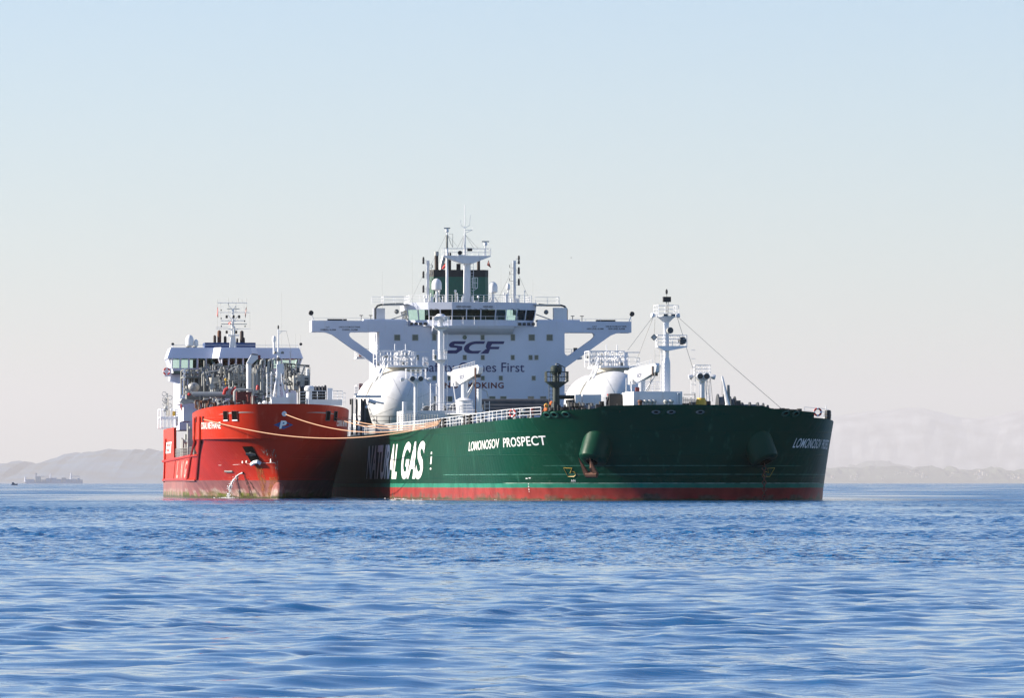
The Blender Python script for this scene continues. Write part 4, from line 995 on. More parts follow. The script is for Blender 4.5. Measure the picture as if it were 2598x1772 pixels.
# hose cranes
def hose_crane(t_, y_, dz=0.0):
    c = c6(1060, 1110, 110); t, y = 0.0, 0.0; z0 = c.z + dz; k = .0128
    cr = MB().tube((t, y + .4, 8), (t, y + .4, z0 - 1.9), 1.0, 1.0, 18).tube((t, y + .4, z0 - 1.9), (t, y + .4, z0 - 1.6), 1.1, .6, 18).tube((t, y + .4, z0 - 1.6), (t, y + .4, z0 + .4), .42, n=12).build('hose_crane', M['white'], tanker)
    P = [(-105, 110), (-60, 135), (195, 180), (212, 158), (200, 100), (0, 0), (-60, 50)]
    arm = MB().prism([(y + u * k, z0 + w * k) for u, w in P], 'x', t - .5, t + .5).build('jib', M['white'], cr)
    v, f = text_mesh('SCF', .0); b = MB(); b.add([(t + .53, y + .02 + p_[0] * .62, z0 + .62 + p_[1] * .42 + p_[0] * .08) for p_ in v], f); b.build('lettering', M['navy'], arm)
    MB().tube((t, y - 1.9, z0 + 1.3), (t, y - .4, z0 + 1.0), .22, .3, 12).build('ram', M['white'], arm)
    MB().box(t - .55, t + .55, y + 2.08, y + 2.28, z0 + .8, z0 + 1.95).build('jib_head', M['sooty'], arm)
    MB().rail([(t + .45, y - 1.0, z0 + 1.2), (t + .45, y + 2.1, z0 + 1.95)], h=.75, rails=3, gap=.4).build('railing', M['white'], arm)
    MB().box(t - .6, t + .2, y - 1.4, y - .75, z0 - .2, z0 + 1.0).build('cab', M['white'], cr)
    MB().pipe([(t + .3, y + 1.9, z0 + .9), (t + .3, y + 1.6, z0 - .6), (t + .3, y + 1.0, z0 - 1.6)], .05, 5).build('hoist_wire', M['grey'], cr)
    b = MB().rail([(t + 1.3, y - 1.3, z0 - 3.4), (t + 1.3, y + 3.3, z0 - 3.4)], h=1.1, rails=3, gap=.9)
    b.box(t - 1.3, t + 1.35, y - 1.4, y + 3.4, z0 - 3.55, z0 - 3.4).build('access_platform', M['white'], cr)
    MB().tube((t + .2, y - .5, z0 - 3.4), (t + .2, y - 1.1, z0 + .2), .07, n=5).tube((t + .2, y + 2.3, z0 + .8), (t + .2, y + 1.0, z0 - 1.0), .08, n=5).build('brace', M['white'], cr)
    cr.location = (t_, y_, 0); cr.rotation_euler = (0, 0, R(-38))
    return cr
hose_crane(110, c6(1060, 0, 110).y)
hose_crane(110, c3(1880, 0, 110).y, c3(0, 1085, 110).z - c6(0, 1110, 110).z)
t = 113; p = c4(172, 1500, t); q = c4(172, 1140, t)
jr = MB().tube((t, p.y, 8), (t, p.y, q.z), .3, n=12).build('jib_rest', M['white'], tanker)
b = MB().ladder((t, c4(268, 0, t).y, 8), (t, c4(268, 0, t).y, c4(0, 1290, t).z), (0, .55, 0), .5, .04).build('ladder_cage', M['white'], jr)
MB().pipe([(t, p.y + .3, q.z), (t, p.y + .9, q.z - .3), (t, p.y + 1.1, q.z - 1.2)], .06, 5).build('hose_guide', M['pale_grey'], jr)
MB().tube(c4(128, 1450, t), c4(128, 880, t), .06, n=5).build('hanging_tackle', M['rust'], jr)

# stacked gangway cage beside the starboard rail
gw = MB(); t0 = 118
for k in range(5):
    a, c = c3(1110, 1460 + k * 26, t0), c3(1600, 1470 + k * 26, t0); m_ = c3(1330, 1440 + k * 26, t0)
    gw.pipe([(t0, a.y, a.z), (t0 + .8, m_.y, m_.z + .05), (t0, c.y, c.z - .15)], .045, 4)
for k in range(15):
    y = c3(1110 + k * 34, 0, t0).y; gw.tube((t0 + .8 * math.sin(k / 14 * 3.14), y, c3(0, 1585, t0).z), (t0 + .8 * math.sin(k / 14 * 3.14), y, c3(0, 1450, t0).z), .035, n=4)
gw.build('gangway_cage', M['pale_grey'], tanker)
rk = MB(); t0 = 150
for k in range(10):
    y = c4(300 + k * 21, 0, t0).y; rk.tube((t0, y, 8.3), (t0, y, c4(0, 1405, t0).z), .04, n=4)
for z in (1408, 1440, 1475): rk.tube((t0, c4(300, 0, t0).y, c4(0, z, t0).z), (t0, c4(492, 0, t0).y, c4(0, z, t0).z), .04, n=4)
rk.build('pipe_rack', M['white'], tanker)

# cargo pipes and cross-overs amidships, in dark grey
cp = []
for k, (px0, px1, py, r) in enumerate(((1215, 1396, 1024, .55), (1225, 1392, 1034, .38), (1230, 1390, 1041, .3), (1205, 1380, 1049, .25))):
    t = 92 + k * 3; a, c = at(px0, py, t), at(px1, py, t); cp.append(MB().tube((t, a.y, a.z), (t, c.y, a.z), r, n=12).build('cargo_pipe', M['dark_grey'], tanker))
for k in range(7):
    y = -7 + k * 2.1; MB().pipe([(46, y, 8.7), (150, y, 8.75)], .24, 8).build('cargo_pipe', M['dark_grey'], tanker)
rr = random.Random(12); vb = MB()
for k in range(90):
    t = rr.uniform(60, 150); y = rr.uniform(-12, 14); h = rr.uniform(.5, 2.0)
    if rr.random() < .5: vb.tube((t, y, 8), (t, y, 8 + h), rr.uniform(.08, .22), n=6)
    else: vb.cbox((t, y, 8 + h / 2), (rr.uniform(.3, 1), rr.uniform(.3, .9), h))
tag(vb.build('deck_fittings', M['dark_grey'], tanker), kind='stuff')
vb = MB()
for k in range(60):
    t = rr.uniform(126, 168); y = -21 + rr.uniform(.4, 13) ; h = rr.uniform(.4, 1.3)
    vb.lathe((t, y, 7.9), [(.12, 0), (.12, h * .6), (.26, h * .75), (.2, h)], n=8) if rr.random() < .5 else vb.cbox((t, y, 7.9 + h / 2), (.4, rr.uniform(.2, .7), h))
tag(vb.build('deck_vents', M['pale_grey'], tanker), kind='stuff')
for px, py, cl in ((1352, 1040, 'dark_red'), (1327, 1044, 'pale_grey'), (1308, 1043, 'pale_grey'), (1400, 1024, 'orange'), (1386, 1030, 'yellow')):
    t = 160; p = at(px, py, t); MB().tube((t, p.y, 8), (t, p.y, p.z), .12, n=8).ball((t, p.y, p.z), .26, 8).build('valve_post', M[cl], tanker)
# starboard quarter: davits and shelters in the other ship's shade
t = 72
b = MB(); a, c = c3(590, 1230, t), c3(900, 1218, t); b.box(t - 3, t, a.y, c.y, a.z - .15, a.z + .12); dv = b.build('davit_platform', M['white'], tanker)
for x in (545, 600, 660, 700): p = c3(x, 1260, t); MB().tube((t, p.y, 7.8), (t, p.y, p.z), .14, n=6).build('davit_leg', M['dark_grey'], dv)
p, q = c3(520, 1330, t), c3(556, 1262, t); MB().box(t - .6, t, p.y, q.y, p.z, q.z).build('control_box', M['black'], dv)
for (xa, ya, xb, yb, r) in ((745, 1280, 835, 1312, .28), (840, 1300, 930, 1318, .12), (705, 1355, 728, 1368, .2)): MB().tube(c3(xa, ya, t), c3(xb, yb, t), r, n=10).build('davit_ram', M['white'], dv)
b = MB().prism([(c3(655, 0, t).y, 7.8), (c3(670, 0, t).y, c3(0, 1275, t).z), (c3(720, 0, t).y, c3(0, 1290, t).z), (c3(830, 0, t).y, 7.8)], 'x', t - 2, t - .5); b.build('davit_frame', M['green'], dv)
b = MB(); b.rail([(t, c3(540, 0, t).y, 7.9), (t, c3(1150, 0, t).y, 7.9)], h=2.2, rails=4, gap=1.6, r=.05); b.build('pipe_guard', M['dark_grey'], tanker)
# roller fairleads on the starboard rail
for px in (1112, 1121, 1174, 1187):
    g = TH_.find(px, 8, -1, 0); p = TH_.pt(g, t_top(g), -1); p.y += .35
    rf = MB().lathe(p, [(.42, 0), (.42, .12), (.3, .2), (.3, .75), (.42, .85), (.42, 1.0)], n=14).build('roller_fairlead', M['black'], tanker)
    MB().box(p.x - .3, p.x + .3, p.y - .16, p.y + .16, p.z + 1.0, p.z + 1.08).build('roller_cap', M['pale_grey'], rf)

# ---- forecastle
FZ = sheer(196)
t = 176; yv = c4(1110, 0, t).y
vp = MB().tube((t, yv, 8), (t, yv, c4(0, 1100, t).z), .42, .36, 12).tube((t, yv, c4(0, 1100, t).z), (t, yv, c4(0, 905, t).z), .36, .36, 12).build('vent_post', M['green'], tanker)
MB().lathe((t, yv, c4(0, 960, t).z), [(.5, 0), (.62, .3), (.62, .75), (.45, .95)], n=12).build('vent_head', M['green'], vp)
y0, y1, z = c4(985, 0, t).y, c4(1245, 0, t).y, c4(0, 1050, t).z
MB().prism([(y0, z), (y1, z), (yv + .3, z - .65), (yv - .3, z - .65)], 'x', t - .9, t + .9).build('platform', M['green'], vp)
MB().rail([(t + .85, y0, z), (t + .85, y1, z), (t - .85, y1, z), (t - .85, y0, z), (t + .85, y0, z)], h=1.05, rails=2, gap=.65, r=.04).build('railing', M['green'], vp)
MB().pipe([c4(1218, 1040, t), c4(1218, 880, t), c4(1130, 835, t), c4(1112, 830, t), c4(1108, 850, t)], .06, 5).build('davit_arm', M['green'], vp)
MB().ladder((t, c4(1045, 0, t).y, 8), (t, c4(1045, 0, t).y, c4(0, 1090, t).z), (0, .4, 0), .4, .035).build('ladder', M['green'], vp)
MB().pipe([c4(1120, 1240, t), c4(1330, 1240, t), c4(1330, 1290, t), c4(1230, 1300, t)], .22, 8).build('branch_pipe', M['green'], vp)
def winch(px, t, py, w, m='dark_grey'):
    p = at(px, py, t); z0 = deck_z(t); r = max(.35, (p.z - z0) / 2)
    wn = MB().lathe((t, p.y - w / 2, z0 + r), [(r, 0), (r, .12), (r * .55, .14), (r * .55, w - .14), (r, w - .12), (r, w)], (0, 1, 0), 18).build('mooring_winch', M[m], tanker)
    MB().lathe((t, p.y - w / 2 + .15, z0 + r), [(r * .75, 0), (r * .78, w - .3)], (0, 1, 0), 14).build('rope_drum', M['rope'] if w > 1.6 else M['grey'], wn)
    MB().box(t - .5, t + .5, p.y + w / 2, p.y + w / 2 + .5, z0, z0 + r * 1.6).build('gear_case', M[m], wn)
    return wn
for px, t, py, w in ((1447, 178, 1019, .5), (1460, 178, 1020, .9), (1476, 180, 1022, .5), (1490, 182, 1022, 1.0), (1506, 184, 1026, 1.0), (1522, 186, 1025, .8), (1425, 172, 1026, .8), (1408, 172, 1022, .6), (1581, 188, 1022, .7), (1598, 188, 1024, .5), (1829, 192, 1000, .8), (1858, 193, 1006, .6), (1878, 186, 1022, .6), (1892, 186, 1021, 1.0), (1912, 184, 1021, 1.0), (1928, 182, 1023, .8), (1942, 182, 1028, .6)): winch(px, t, py, w)
p = c6(800, 1240, 188); MB().box(187.4, 188.6, p.y - .7, p.y + .75, 8.4, p.z).prism([(p.y - .9, p.z - .6), (p.y + .9, p.z - .6), (p.y + .5, p.z + .1), (p.y - .6, p.z + .1)], 'x', 187.2, 188).build('windlass', M['black'], tanker)
rr = random.Random(5)
for x in (1075, 1135, 1187, 1231, 1362, 1422):
    p = c6(x, 1300, 198); MB().lathe((198, p.y, 8.6), [(.2, 0), (.2, p.z - 8.9), (.3, p.z - 8.8), (.2, p.z - 8.6)], n=10).build('bollard', M['rust' if x in (1075,) else 'pale_grey'], tanker)
p = c6(1755, 1310, 196); MB().lathe((196, p.y, 8.6), [(.55, 0), (.55, p.z - 8.6), (.4, p.z - 8.3)], n=12).build('vent_drum', M['yellow'], tanker)
b = MB()
for x in range(1555, 1700, 22): p = c6(x, 1250 + rr.uniform(-20, 40), 194); b.tube((194, p.y, 8.6), (194, p.y, p.z), .05, n=5)
p = c6(1560, 1240, 194); q = c6(1690, 1240, 194); b.tube((194, p.y, p.z), (194, q.y, p.z), .04, n=4).tube((194, p.y, p.z - .6), (194, q.y, p.z - .6), .04, n=4); b.build('fore_railing', M['grey'], tanker)
b = MB()
for px in list(range(1400, 1600, 9)) + list(range(1735, 1815, 10)) + list(range(1852, 2035, 11)):
    t = rr.uniform(176, 192) if px < 1850 else rr.uniform(176, 186); p = at(px, rr.uniform(1018, 1036) if px < 1850 else rr.uniform(1028, 1042), t)
    h = max(.2, p.z - 8.4); b.cbox((t, p.y, 8.4 + h / 2), (.5, rr.uniform(.2, .7), h)) if rr.random() < .6 else b.lathe((t, p.y, 8.4), [(.12, 0), (.12, h * .7), (.28, h * .8), (.28, h)], n=8)
tag(b.build('mooring_gear', M['black'], tanker), kind='stuff')
# small derrick
t = 196; a, c = c6(2055, 1350, t), c6(1990, 1035, t)
dk = MB().tube((t, a.y, 8.6), (t, a.y, a.z), .3, .3, 8).tube(a, (t, c.y, c.z), .26, .09, 8).build('store_derrick', M['white'], tanker)
MB().tube((t, a.y + .1, a.z), (t, a.y + .05, c6(0, 1130, t).z), .17, .13, 8).build('post', M['grey'], dk)
MB().tube((t, c.y, c.z), (t, c6(1990, 0, t).y, c6(0, 1250, t).z), .02, n=4).build('hook_wire', M['dark_grey'], dk)
# small crane nose, port bow rail end, jack staff
g = TH_.find(2106, 8.2, 1, 0); p = TH_.pt(g, t_top(g), 1)
MB().lathe((p.x, p.y - .3, p.z), [(.3, 0), (.35, .5), (.3, 1.0)], n=10).build('roller_fairlead', M['black'], tanker)
MB().tube((p.x, p.y - .5, p.z), (p.x, p.y - .5, p.z + 1.5), .04, n=5).build('rail_post', M['white'], tanker)

# foremast
t = 193.5; yc = c6(1365, 0, t).y
def Z(y): return c6(0, y, t).z
def Yy(x): return c6(x, 0, t).y
fm = MB().tube((t, yc + .02, 8.5), (t, yc + .02, Z(880)), .42, .42, 14).tube((t, yc + .02, Z(880)), (t, yc, Z(820)), .42, .30, 14).tube((t, yc, Z(820)), (t, yc, Z(420)), .30, .29, 14).build('foremast', M['white'], tanker)
MB().prism([(Yy(1258), Z(695)), (Yy(1586), Z(695)), (Yy(1586), Z(708)), (yc + .3, Z(748)), (yc - .3, Z(748)), (Yy(1262), Z(708))], 'x', t - .9, t + .9).build('platform', M['white'], fm)
MB().rail([(t + .85, Yy(1260), Z(695)), (t + .85, Yy(1584), Z(695)), (t - .85, Yy(1584), Z(695)), (t - .85, Yy(1260), Z(695)), (t + .85, Yy(1260), Z(695))], h=1.12, rails=3, gap=.75, r=.032).build('railing', M['white'], fm)
MB().lathe((t, yc, Z(432)), [(.3, 0), (.75, .45), (1.0, .6), (1.0, .68)], n=12).build('crow_platform', M['white'], fm)
zt = Z(370); MB().rail([(t + 1.1 * math.cos(q), yc + 1.3 * math.sin(q), zt) for q in np.linspace(0, 2 * math.pi, 9)], h=1.2, rails=3, gap=.8, r=.03).build('railing', M['white'], fm)
for x in (1340, 1425):
    l = MB().box(t + .9, t + 1.3, Yy(x - 24), Yy(x + 24), Z(362), Z(338)).build('flood_light', M['pale_grey'], fm)
    MB().box(t + 1.302, t + 1.32, Yy(x - 19), Yy(x + 19), Z(359), Z(342)).build('lens', M['dark_grey'], l)
for x in (1225, 1490): MB().lathe((t, Yy(x), Z(352)), [(.1, -.2), (.24, 0), (.24, .25)], (.3, 1 if x > 1400 else -1, .2), 10).build('flood_light', M['white'], fm)
MB().tube((t, Yy(1370), zt), (t, Yy(1370), Z(75)), .07, .05, 6).tube((t + .1, Yy(1388), zt), (t + .1, Yy(1388), Z(200)), .035, n=4).build('top_pole', M['pale_grey'], fm)
MB().box(t - .3, t + .3, Yy(1330), Yy(1415), Z(200), Z(142)).build('lamp_box', M['black'], fm)
MB().lathe((t, Yy(1370), Z(110)), [(.1, 0), (.13, .3), (.06, .5)], n=8).build('mast_light', M['black'], fm)
l = MB().lathe((t + .3, Yy(1388), Z(525)), [(.2, 0), (.32, .15), (.34, .5)], (1, .25, .1), 14).build('signal_light', M['pale_grey'], fm)
MB().lathe((t + .82, Yy(1388) + .13, Z(525) + .05), [(.29, 0), (.29, .03)], (1, .25, .1), 14).build('lens', M['dark_grey'], l)
b = MB(); p = Vector((t + .6, Yy(1222), Z(598))); q = .36
b.add([p + Vector((0, -q, 0)), p + Vector((0, 0, -q)), p + Vector((0, q, 0)), p + Vector((0, 0, q))] + [p + Vector((-.2, -q, 0)), p + Vector((-.2, 0, -q)), p + Vector((-.2, q, 0)), p + Vector((-.2, 0, q))], [(0, 1, 2, 3), (7, 6, 5, 4), (0, 4, 5, 1), (1, 5, 6, 2), (2, 6, 7, 3), (3, 7, 4, 0)])
l = b.build('square_light', M['grey'], fm); b = MB(); q = .26; b.add([p + Vector((.012, -q, 0)), p + Vector((.012, 0, -q)), p + Vector((.012, q, 0)), p + Vector((.012, 0, q))], [(0, 1, 2, 3)]); b.build('lens', M['pale_grey'], l)
MB().tube(p, (t, Yy(1262), Z(640)), .04, n=4).build('light_arm', M['white'], l)
l = MB().lathe((t + .3, Yy(1530), Z(640)), [(.36, 0), (.4, .1), (.4, .5), (.34, .6)], (1, .2, .1), 14).build('signal_light', M['dark_grey'], fm)
MB().ladder((t + .3, Yy(1325), 8.8), (t + .3, Yy(1325), Z(700)), (0, .4, 0), .38, .028).build('ladder', M['white'], fm)
MB().ladder((t, Yy(1265), 8.8), (t, Yy(1265), Z(740)), (0, .5, 0), 1.0, .022).build('ladder_guard', M['pale_grey'], fm)
st = MB()
for a, c in (((1215, 372), (935, 745)), ((1218, 380), (1015, 905)), ((1240, 400), (1232, 560)), ((1495, 372), (2113, 930)), ((1490, 380), (1555, 590)), ((1588, 705), (1665, 950))):
    st.tube(c6(*a, t), c6(*c, t), .022, n=4)
st.tube(c6(2113, 930, t), at(1990, 1044, t - 10), .022, n=4)
for k, o_ in enumerate(((-.0, 0),)): pass
for q in range(len(st.v) // 8): 
    s2 = MB(); s2.v = st.v[q * 8:q * 8 + 8]; s2.f = [tuple(i - q * 8 for i in f) for f in st.f[q * 6:q * 6 + 6]]; s2.sm = [False] * 6; s2.build('stay_wire', M['grey'], fm)
fr = MB()
p = c6(1030, 1195, t); q = c6(1420, 1195, t)
fr.rail([(190, p.y, p.z), (190, q.y, p.z)], h=c6(0, 1090, t).z - p.z, rails=4, gap=.8).build('store_railing', M['white'], fs)
MB().cbox((191, Yy(1080), Z(1180)), (.5, .4, .5)).build('junction_box', M['dark_red'], fs)
# tall white pole and small mushroom vents beside the port tank
MB().tube(c6(920, 1230, 180), c6(920, 1055, 180), .05, n=5).build('flag_staff', M['white'], tanker)
for x, y in ((940, 1215), (905, 1260)): p = c6(x, y, 178); MB().lathe((178, p.y, 8.3), [(.35, 0), (.35, p.z - 8.9), (.55, p.z - 8.8), (.5, p.z - 8.4), (.2, p.z - 8.2)], n=14).build('mushroom_vent', M['white'], tanker)
p, q = c6(430, 1290, 120), c6(640, 1240, 120); MB().box(114, 120, p.y, q.y, 8, q.z).build('pump_house', M['white'], tanker)
p, q = c6(350, 1290, 122), c6(420, 1240, 122); MB().box(118, 122, p.y, q.y, 8, q.z).build('pump_house', M['white'], tanker)
b = MB(); p, q = c6(180, 1350, 140), c6(640, 1290, 140); b.rail([(140, p.y, 8.3), (140, q.y, 8.3)], h=1.9, rails=4, gap=.7); b.build('midship_railing', M['white'], tanker)
# ================================================================ BUNKER SHIP
BYO = -34.3                                  # its keel line, to starboard of the tanker's
PHB = THB - math.pi / 2
bunker = empty('bunker_ship', (BBX, BBY, 0), PHB)
tag(bunker, 'smaller bright red gas carrier moored alongside, with a grey pipe deck and white bridge', 'ship')
def b1(x, y, t): return at(390 + x * .21945, 740 + y * .21945, t, BYO)
def b2(x, y, t): return at(390 + x * .21945, 1000 + y * .21945, t, BYO)
def b_curve(z):
    if z < 7:
        k = max(0, z) / 7; s_ = k ** 1.25
        return (74 + 21 * s_, 116.0 + 2.8 * k, 1.25 + 1.15 * k ** 1.6, 9.3)
    k = min(1, (z - 7) / 4); return (97.0 + 2.0 * k, 118.9 + .7 * k, 2.45 + .3 * k, 9.3)
BH = Hull(9.3, 0, b_curve, None, 22, .78)
BH.top = lambda g: 5.1
gsb = [-1, -.92, -.84, -.76, -.68, -.5, -.3, -.15, -.05, 0] + [i / 36 for i in range(1, 37)]
bhull = BH.mesh(gsb, [0, .15, .3, .42, .54, .66, .78, .9, 1], -3.0, M['bunker_hull'], 'hull', bunker)
BH2 = Hull(9.3, 0, b_curve, None, 22, .78)
def bow_top(g):
    x = BH.pt(g, 10).x; return 10.25 + .85 * max(0, (x - 99) / 20) ** 1.2
BH2.top = bow_top
ga = BH.g_at_x(99.0, 6.0)
def gz(s, z):
    a = BH.g_at_x(99.0, z); return a + (1 - a) * s
def bow_block():
    gl = [(i / 44) ** .8 for i in range(45)]; V = []; Fc = []
    cols = [(g, -1) for g in gl] + [(g, 1) for g in reversed(gl[:-1])]
    nz = 7
    for g, sd in cols:
        zt = bow_top(gz(g, 10.4))
        for z in (5.1, 5.75, 6.4, 6.98, 7.02, 7.02 + (zt - 7.02) * .5, zt):
            p = BH.pt(gz(g, z), z, sd)
            V.append(tuple(p))
    for i in range(len(cols) - 1):
        for j in range(nz - 1): Fc.append((i * nz + j, (i + 1) * nz + j, (i + 1) * nz + j + 1, i * nz + j + 1))
    b = MB(); b.add(V, Fc, True); K = len(cols)
    # the bulwark's inner face, the deck inside it and the after bulkhead
    for i in range(K):
        g, sd = cols[i]; zt = bow_top(gz(g, 10.4)); g = gz(g, zt); p = BH.pt(g, zt, sd); n = BH.normal(min(g, .98), zt, sd); n.z = 0; n.normalize()
        b.v += [tuple(p), tuple(p - n * .2), tuple(p - n * .2 - Vector((0, 0, 1.0)))]
    o = K * nz; n_out = len(b.f)
    for i in range(K - 1):
        for j in range(2): b.f.append((o + i * 3 + j, o + (i + 1) * 3 + j, o + (i + 1) * 3 + j + 1, o + i * 3 + j + 1)); b.sm.append(False)
    N = len(gl)
    for i in range(N - 1):
        q = [o + i * 3 + 2, o + (i + 1) * 3 + 2, o + (K - 2 - i) * 3 + 2, o + (K - 1 - i) * 3 + 2]
        if i + 1 == K - 2 - i: q = q[:2] + q[3:]
        b.f.append(tuple(q)); b.sm.append(False)
    for j in range(nz - 1): b.f.append((j, j + 1, (K - 1) * nz + j + 1, (K - 1) * nz + j)); b.sm.append(False)
    ob = b.build('forecastle', [M['bunker_hull'], M['grey']], bunker, crease=9)
    for q in list(ob.data.polygons)[n_out:-(nz - 1)]: q.material_index = 1
    return ob
fore = bow_block()
# bulb
MB().lathe((105, 0, .1), [(2.1, 0), (2.1, 9.5), (1.95, 11.4), (1.55, 12.6), (.95, 13.2), (.3, 13.4)], (1, 0, 0), 28).build('bulbous_bow', M['bunker_hull'], bhull).scale = (1, .42, 1)
# after hull block with its high sides
gq = BH.g_at_x(50, 6); glq = [-1, -.92, -.84, -.76, -.68] + [-.68 + (gq + .68) * (i + 1) / 6 for i in range(6)]
aft = None
for sd in (-1, 1):
    b = MB()
    for g in glq:
        for z, d in ((5.1, 0), (9.0, 0), (9.0, .35), (5.1, .35)): q = BH.pt(gz(0, z) + g - gq if False else BH.g_at_x(BH.pt(g, 6).x, z), z, sd); b.v.append((q.x, q.y - sd * d, q.z))
    for i in range(len(glq) - 1):
        for j in range(4): b.f.append((i * 4 + j, (i + 1) * 4 + j, (i + 1) * 4 + (j + 1) % 4, i * 4 + (j + 1) % 4)); b.sm.append(False)
    n4 = len(glq) * 4 - 4; b.f += [(0, 1, 2, 3), (n4 + 3, n4 + 2, n4 + 1, n4)]; b.sm += [False, False]
    o_ = b.build('after_bulwark', M['bunker_hull'], bunker); aft = aft or o_
MB().box(2, 50, -7.2, 7.2, 5.1, 5.3).build('after_deck', M['dark_red'], bunker)
# rubbing strakes
def strake(pts, r=.16): return MB().pipe([BH.pt(g, z, -1) + BH.normal(min(g, .98), z, -1) * .06 for g, z in pts], r, 6).build('fender_strip', M['bunker_hull'], bhull)
def gpx(px, z, side=-1): return BH.find(px, z, side, BYO)
g1, g2, g3, g4 = gpx(489, 6), gpx(505, 6), gpx(411, 5), gpx(420, 5)
strake([(g1, 9.6), (g1, 7), (g1, 5), (g1, 2.3)]); strake([(g2, 9.7), (g2, 7.1), (g2 + .01, 5.4), (g2 + .01, 2.3)]); strake([(g3, 7.6), (g3, 5), (g3, 2)]); strake([(g4, 7.6), (g4, 5), (g4, 2)])
gl = [-.9 + (g2 + .9) * i / 14 for i in range(15)]
strake([(g, 4.75 + .45 * max(0, i - 3) / 11) for i, g in enumerate(gl)], .17); strake([(g, 2.2) for g in gl], .17)
g0 = gpx(443, 3.5); MB().pipe([BH.pt(g0, z, -1) + Vector((0, -.03, 0)) for z in (4.7, 2.2)], .05, 4).build('hull_ladder', M['dark_red'], bhull)
M['faded_print'] = mat('faded_print', (.55, .33, .28), .6, var=.3, scale=2)
# knuckle line, names and marks
for px0, px1, s_ in ((449.5, 453.3, 'L'), (459.5, 463.8, 'N'), (468.7, 473.7, 'G')):
    hull_text(s_, BH, bhull, M['faded_print'], gpx(px0, 3.5), gpx(px1, 3.5), 2.45, 4.6, -1, 3.5, 'cargo_letter', bold=.02)
hull_text('CORAL METHANE', BH, fore, wl, gpx(511, 8.6), gpx(560, 8.6), 8.25, 9.05, -1, 8.6, 'name_lettering', bold=.015, spacing=1.06)
hull_text('CORAL METHANE', BH, fore, wl, gpx(854, 8.8, 1), gpx(879.5, 8.8, 1), 8.55, 9.25, 1, 8.8, 'name_lettering', bold=.03)
ge0, ge1 = gpx(422, 6.6), gpx(434.5, 6.6)
sq = (np.array([[0, 0], [1, 0], [1, 1], [0, 1]], float), [(0, 1, 2, 3)])
wrap_print(*sq, BH, aft, wl, ge0, ge1, 5.75, 7.2, -1, 6.6, 'name_panel')
hull_text('ANTHONY', BH, aft, M['red'], ge0 + (ge1 - ge0) * .1, ge0 + (ge1 - ge0) * .95, 6.6, 7.0, -1, 6.6, 'name_lettering', off=.05, bold=.03)
hull_text('VEDER', BH, aft, M['red'], ge0 + (ge1 - ge0) * .1, ge0 + (ge1 - ge0) * .8, 5.95, 6.35, -1, 6.6, 'name_lettering', off=.05, bold=.03)
gd0, gd1 = gpx(696, 8.6, 1 if False else -1), gpx(744, 8.6, 1)
# house badge on the port bow: a blue lozenge under a white letter
M['badge_blue'] = mat('badge_blue_print', (.02, .07, .22), .5)
gp0, gp1 = gpx(722, 8.6, 1), gpx(745, 8.6, 1)
def badge_pt(u, w, off=.03):
    """u metres to port of the stem line, w height"""
    lo, hi = 0.0, 1.0; side = 1 if u >= 0 else -1
    for _ in range(40):
        m_ = (lo + hi) / 2
        if BH.pt(m_, w).y * -1 > abs(u): lo = m_
        else: hi = m_
    p = BH.pt(lo, w, side); return p + Vector((off, 0, 0))
pc = b2(1500, 360, 119.2)
MB().add([badge_pt(pc.y + u, 8.65 + w) for u, w in ((-1.15, 0), (0, -.5), (1.15, 0), (0, .5))], [(0, 1, 2, 3)]).build('badge', M['badge_blue'], fore)
v, f = text_mesh('P', .04); v2, f2 = split_faces(v * np.array([.75, .95]), f, .5)
MB().add([badge_pt(pc.y - .5 + p[0] + .22 * p[1], 8.2 + p[1], .055) for p in v2], f2).build('badge_letter', wl, fore)
# mooring ports: black sheets for their inner shade
for px, sd, w in ((498, -1, .2), (507, -1, .2), (516, -1, .22), (573, -1, .42), (596, -1, .42), (832, 1, .4), (851, 1, .4)):
    z = 9.45 if w < .3 else 9.75; g = gpx(px, z, sd); h = .55 if w > .3 else .3
    gs_, L_ = BH.table(z, sd); l0 = np.interp(g, gs_, L_); gA_, gB_ = float(np.interp(l0 - w, L_, gs_)), float(np.interp(l0 + w, L_, gs_))
    wrap_print(*sq, BH, fore, M['port_shade'], min(gA_, gB_), max(gA_, gB_), z - h, z + h, sd, z, 'fairlead_shade', off=.03, cell=.4)
    q = [BH.pt(gg, zz, sd) + BH.normal(min(.98, gg), zz, sd) * .04 for gg, zz in ((gA_, z - h), (gB_, z - h), (gB_, z + h), (gA_, z + h), (gA_, z - h))]
    MB().pipe(q, .06, 5).build('fairlead_ring', M['dark_red'] if sd < 0 else M['dark_grey'], fore)
    if w > .3 and sd < 0: MB().tube(q[0], q[1], .09, n=6).build('fairlead_roller', M['white'], fore)
# anchor recess: a slanting black sheet for its inner shade, its pale hawse lip at the foot
quad = [(1025, 608), (1140, 604), (1245, 800), (1140, 812)]
def hp(x, y, off):
    """hull point seen at (x, y) of the enlarged bow view"""
    px, py = 390 + x * .21945, 1000 + y * .21945
    z = 4.0
    for _ in range(30):
        g = gpx_fast(px, z); yy = px_of(BH.pt(g, z, -1), BYO)[1]; z += (yy - py) / 21.6 * .8
    return BH.pt(g, z, -1) + BH.normal(min(.97, g), z, -1) * off
def gpx_fast(px, z):
    lo, hi = -.2, 1.0
    for _ in range(26):
        m_ = (lo + hi) / 2
        if px_of(BH.pt(m_, z, -1), BYO)[0] < px: lo = m_
        else: hi = m_
    return lo
n_ = 5; vs = []
for i in range(n_ + 1):
    for j in range(n_ + 1):
        u, w = i / n_, j / n_; a = Vector(quad[0]).lerp(Vector(quad[1]), u); c = Vector(quad[3]).lerp(Vector(quad[2]), u); q = a.lerp(c, w); vs.append(hp(q.x, q.y, .035))
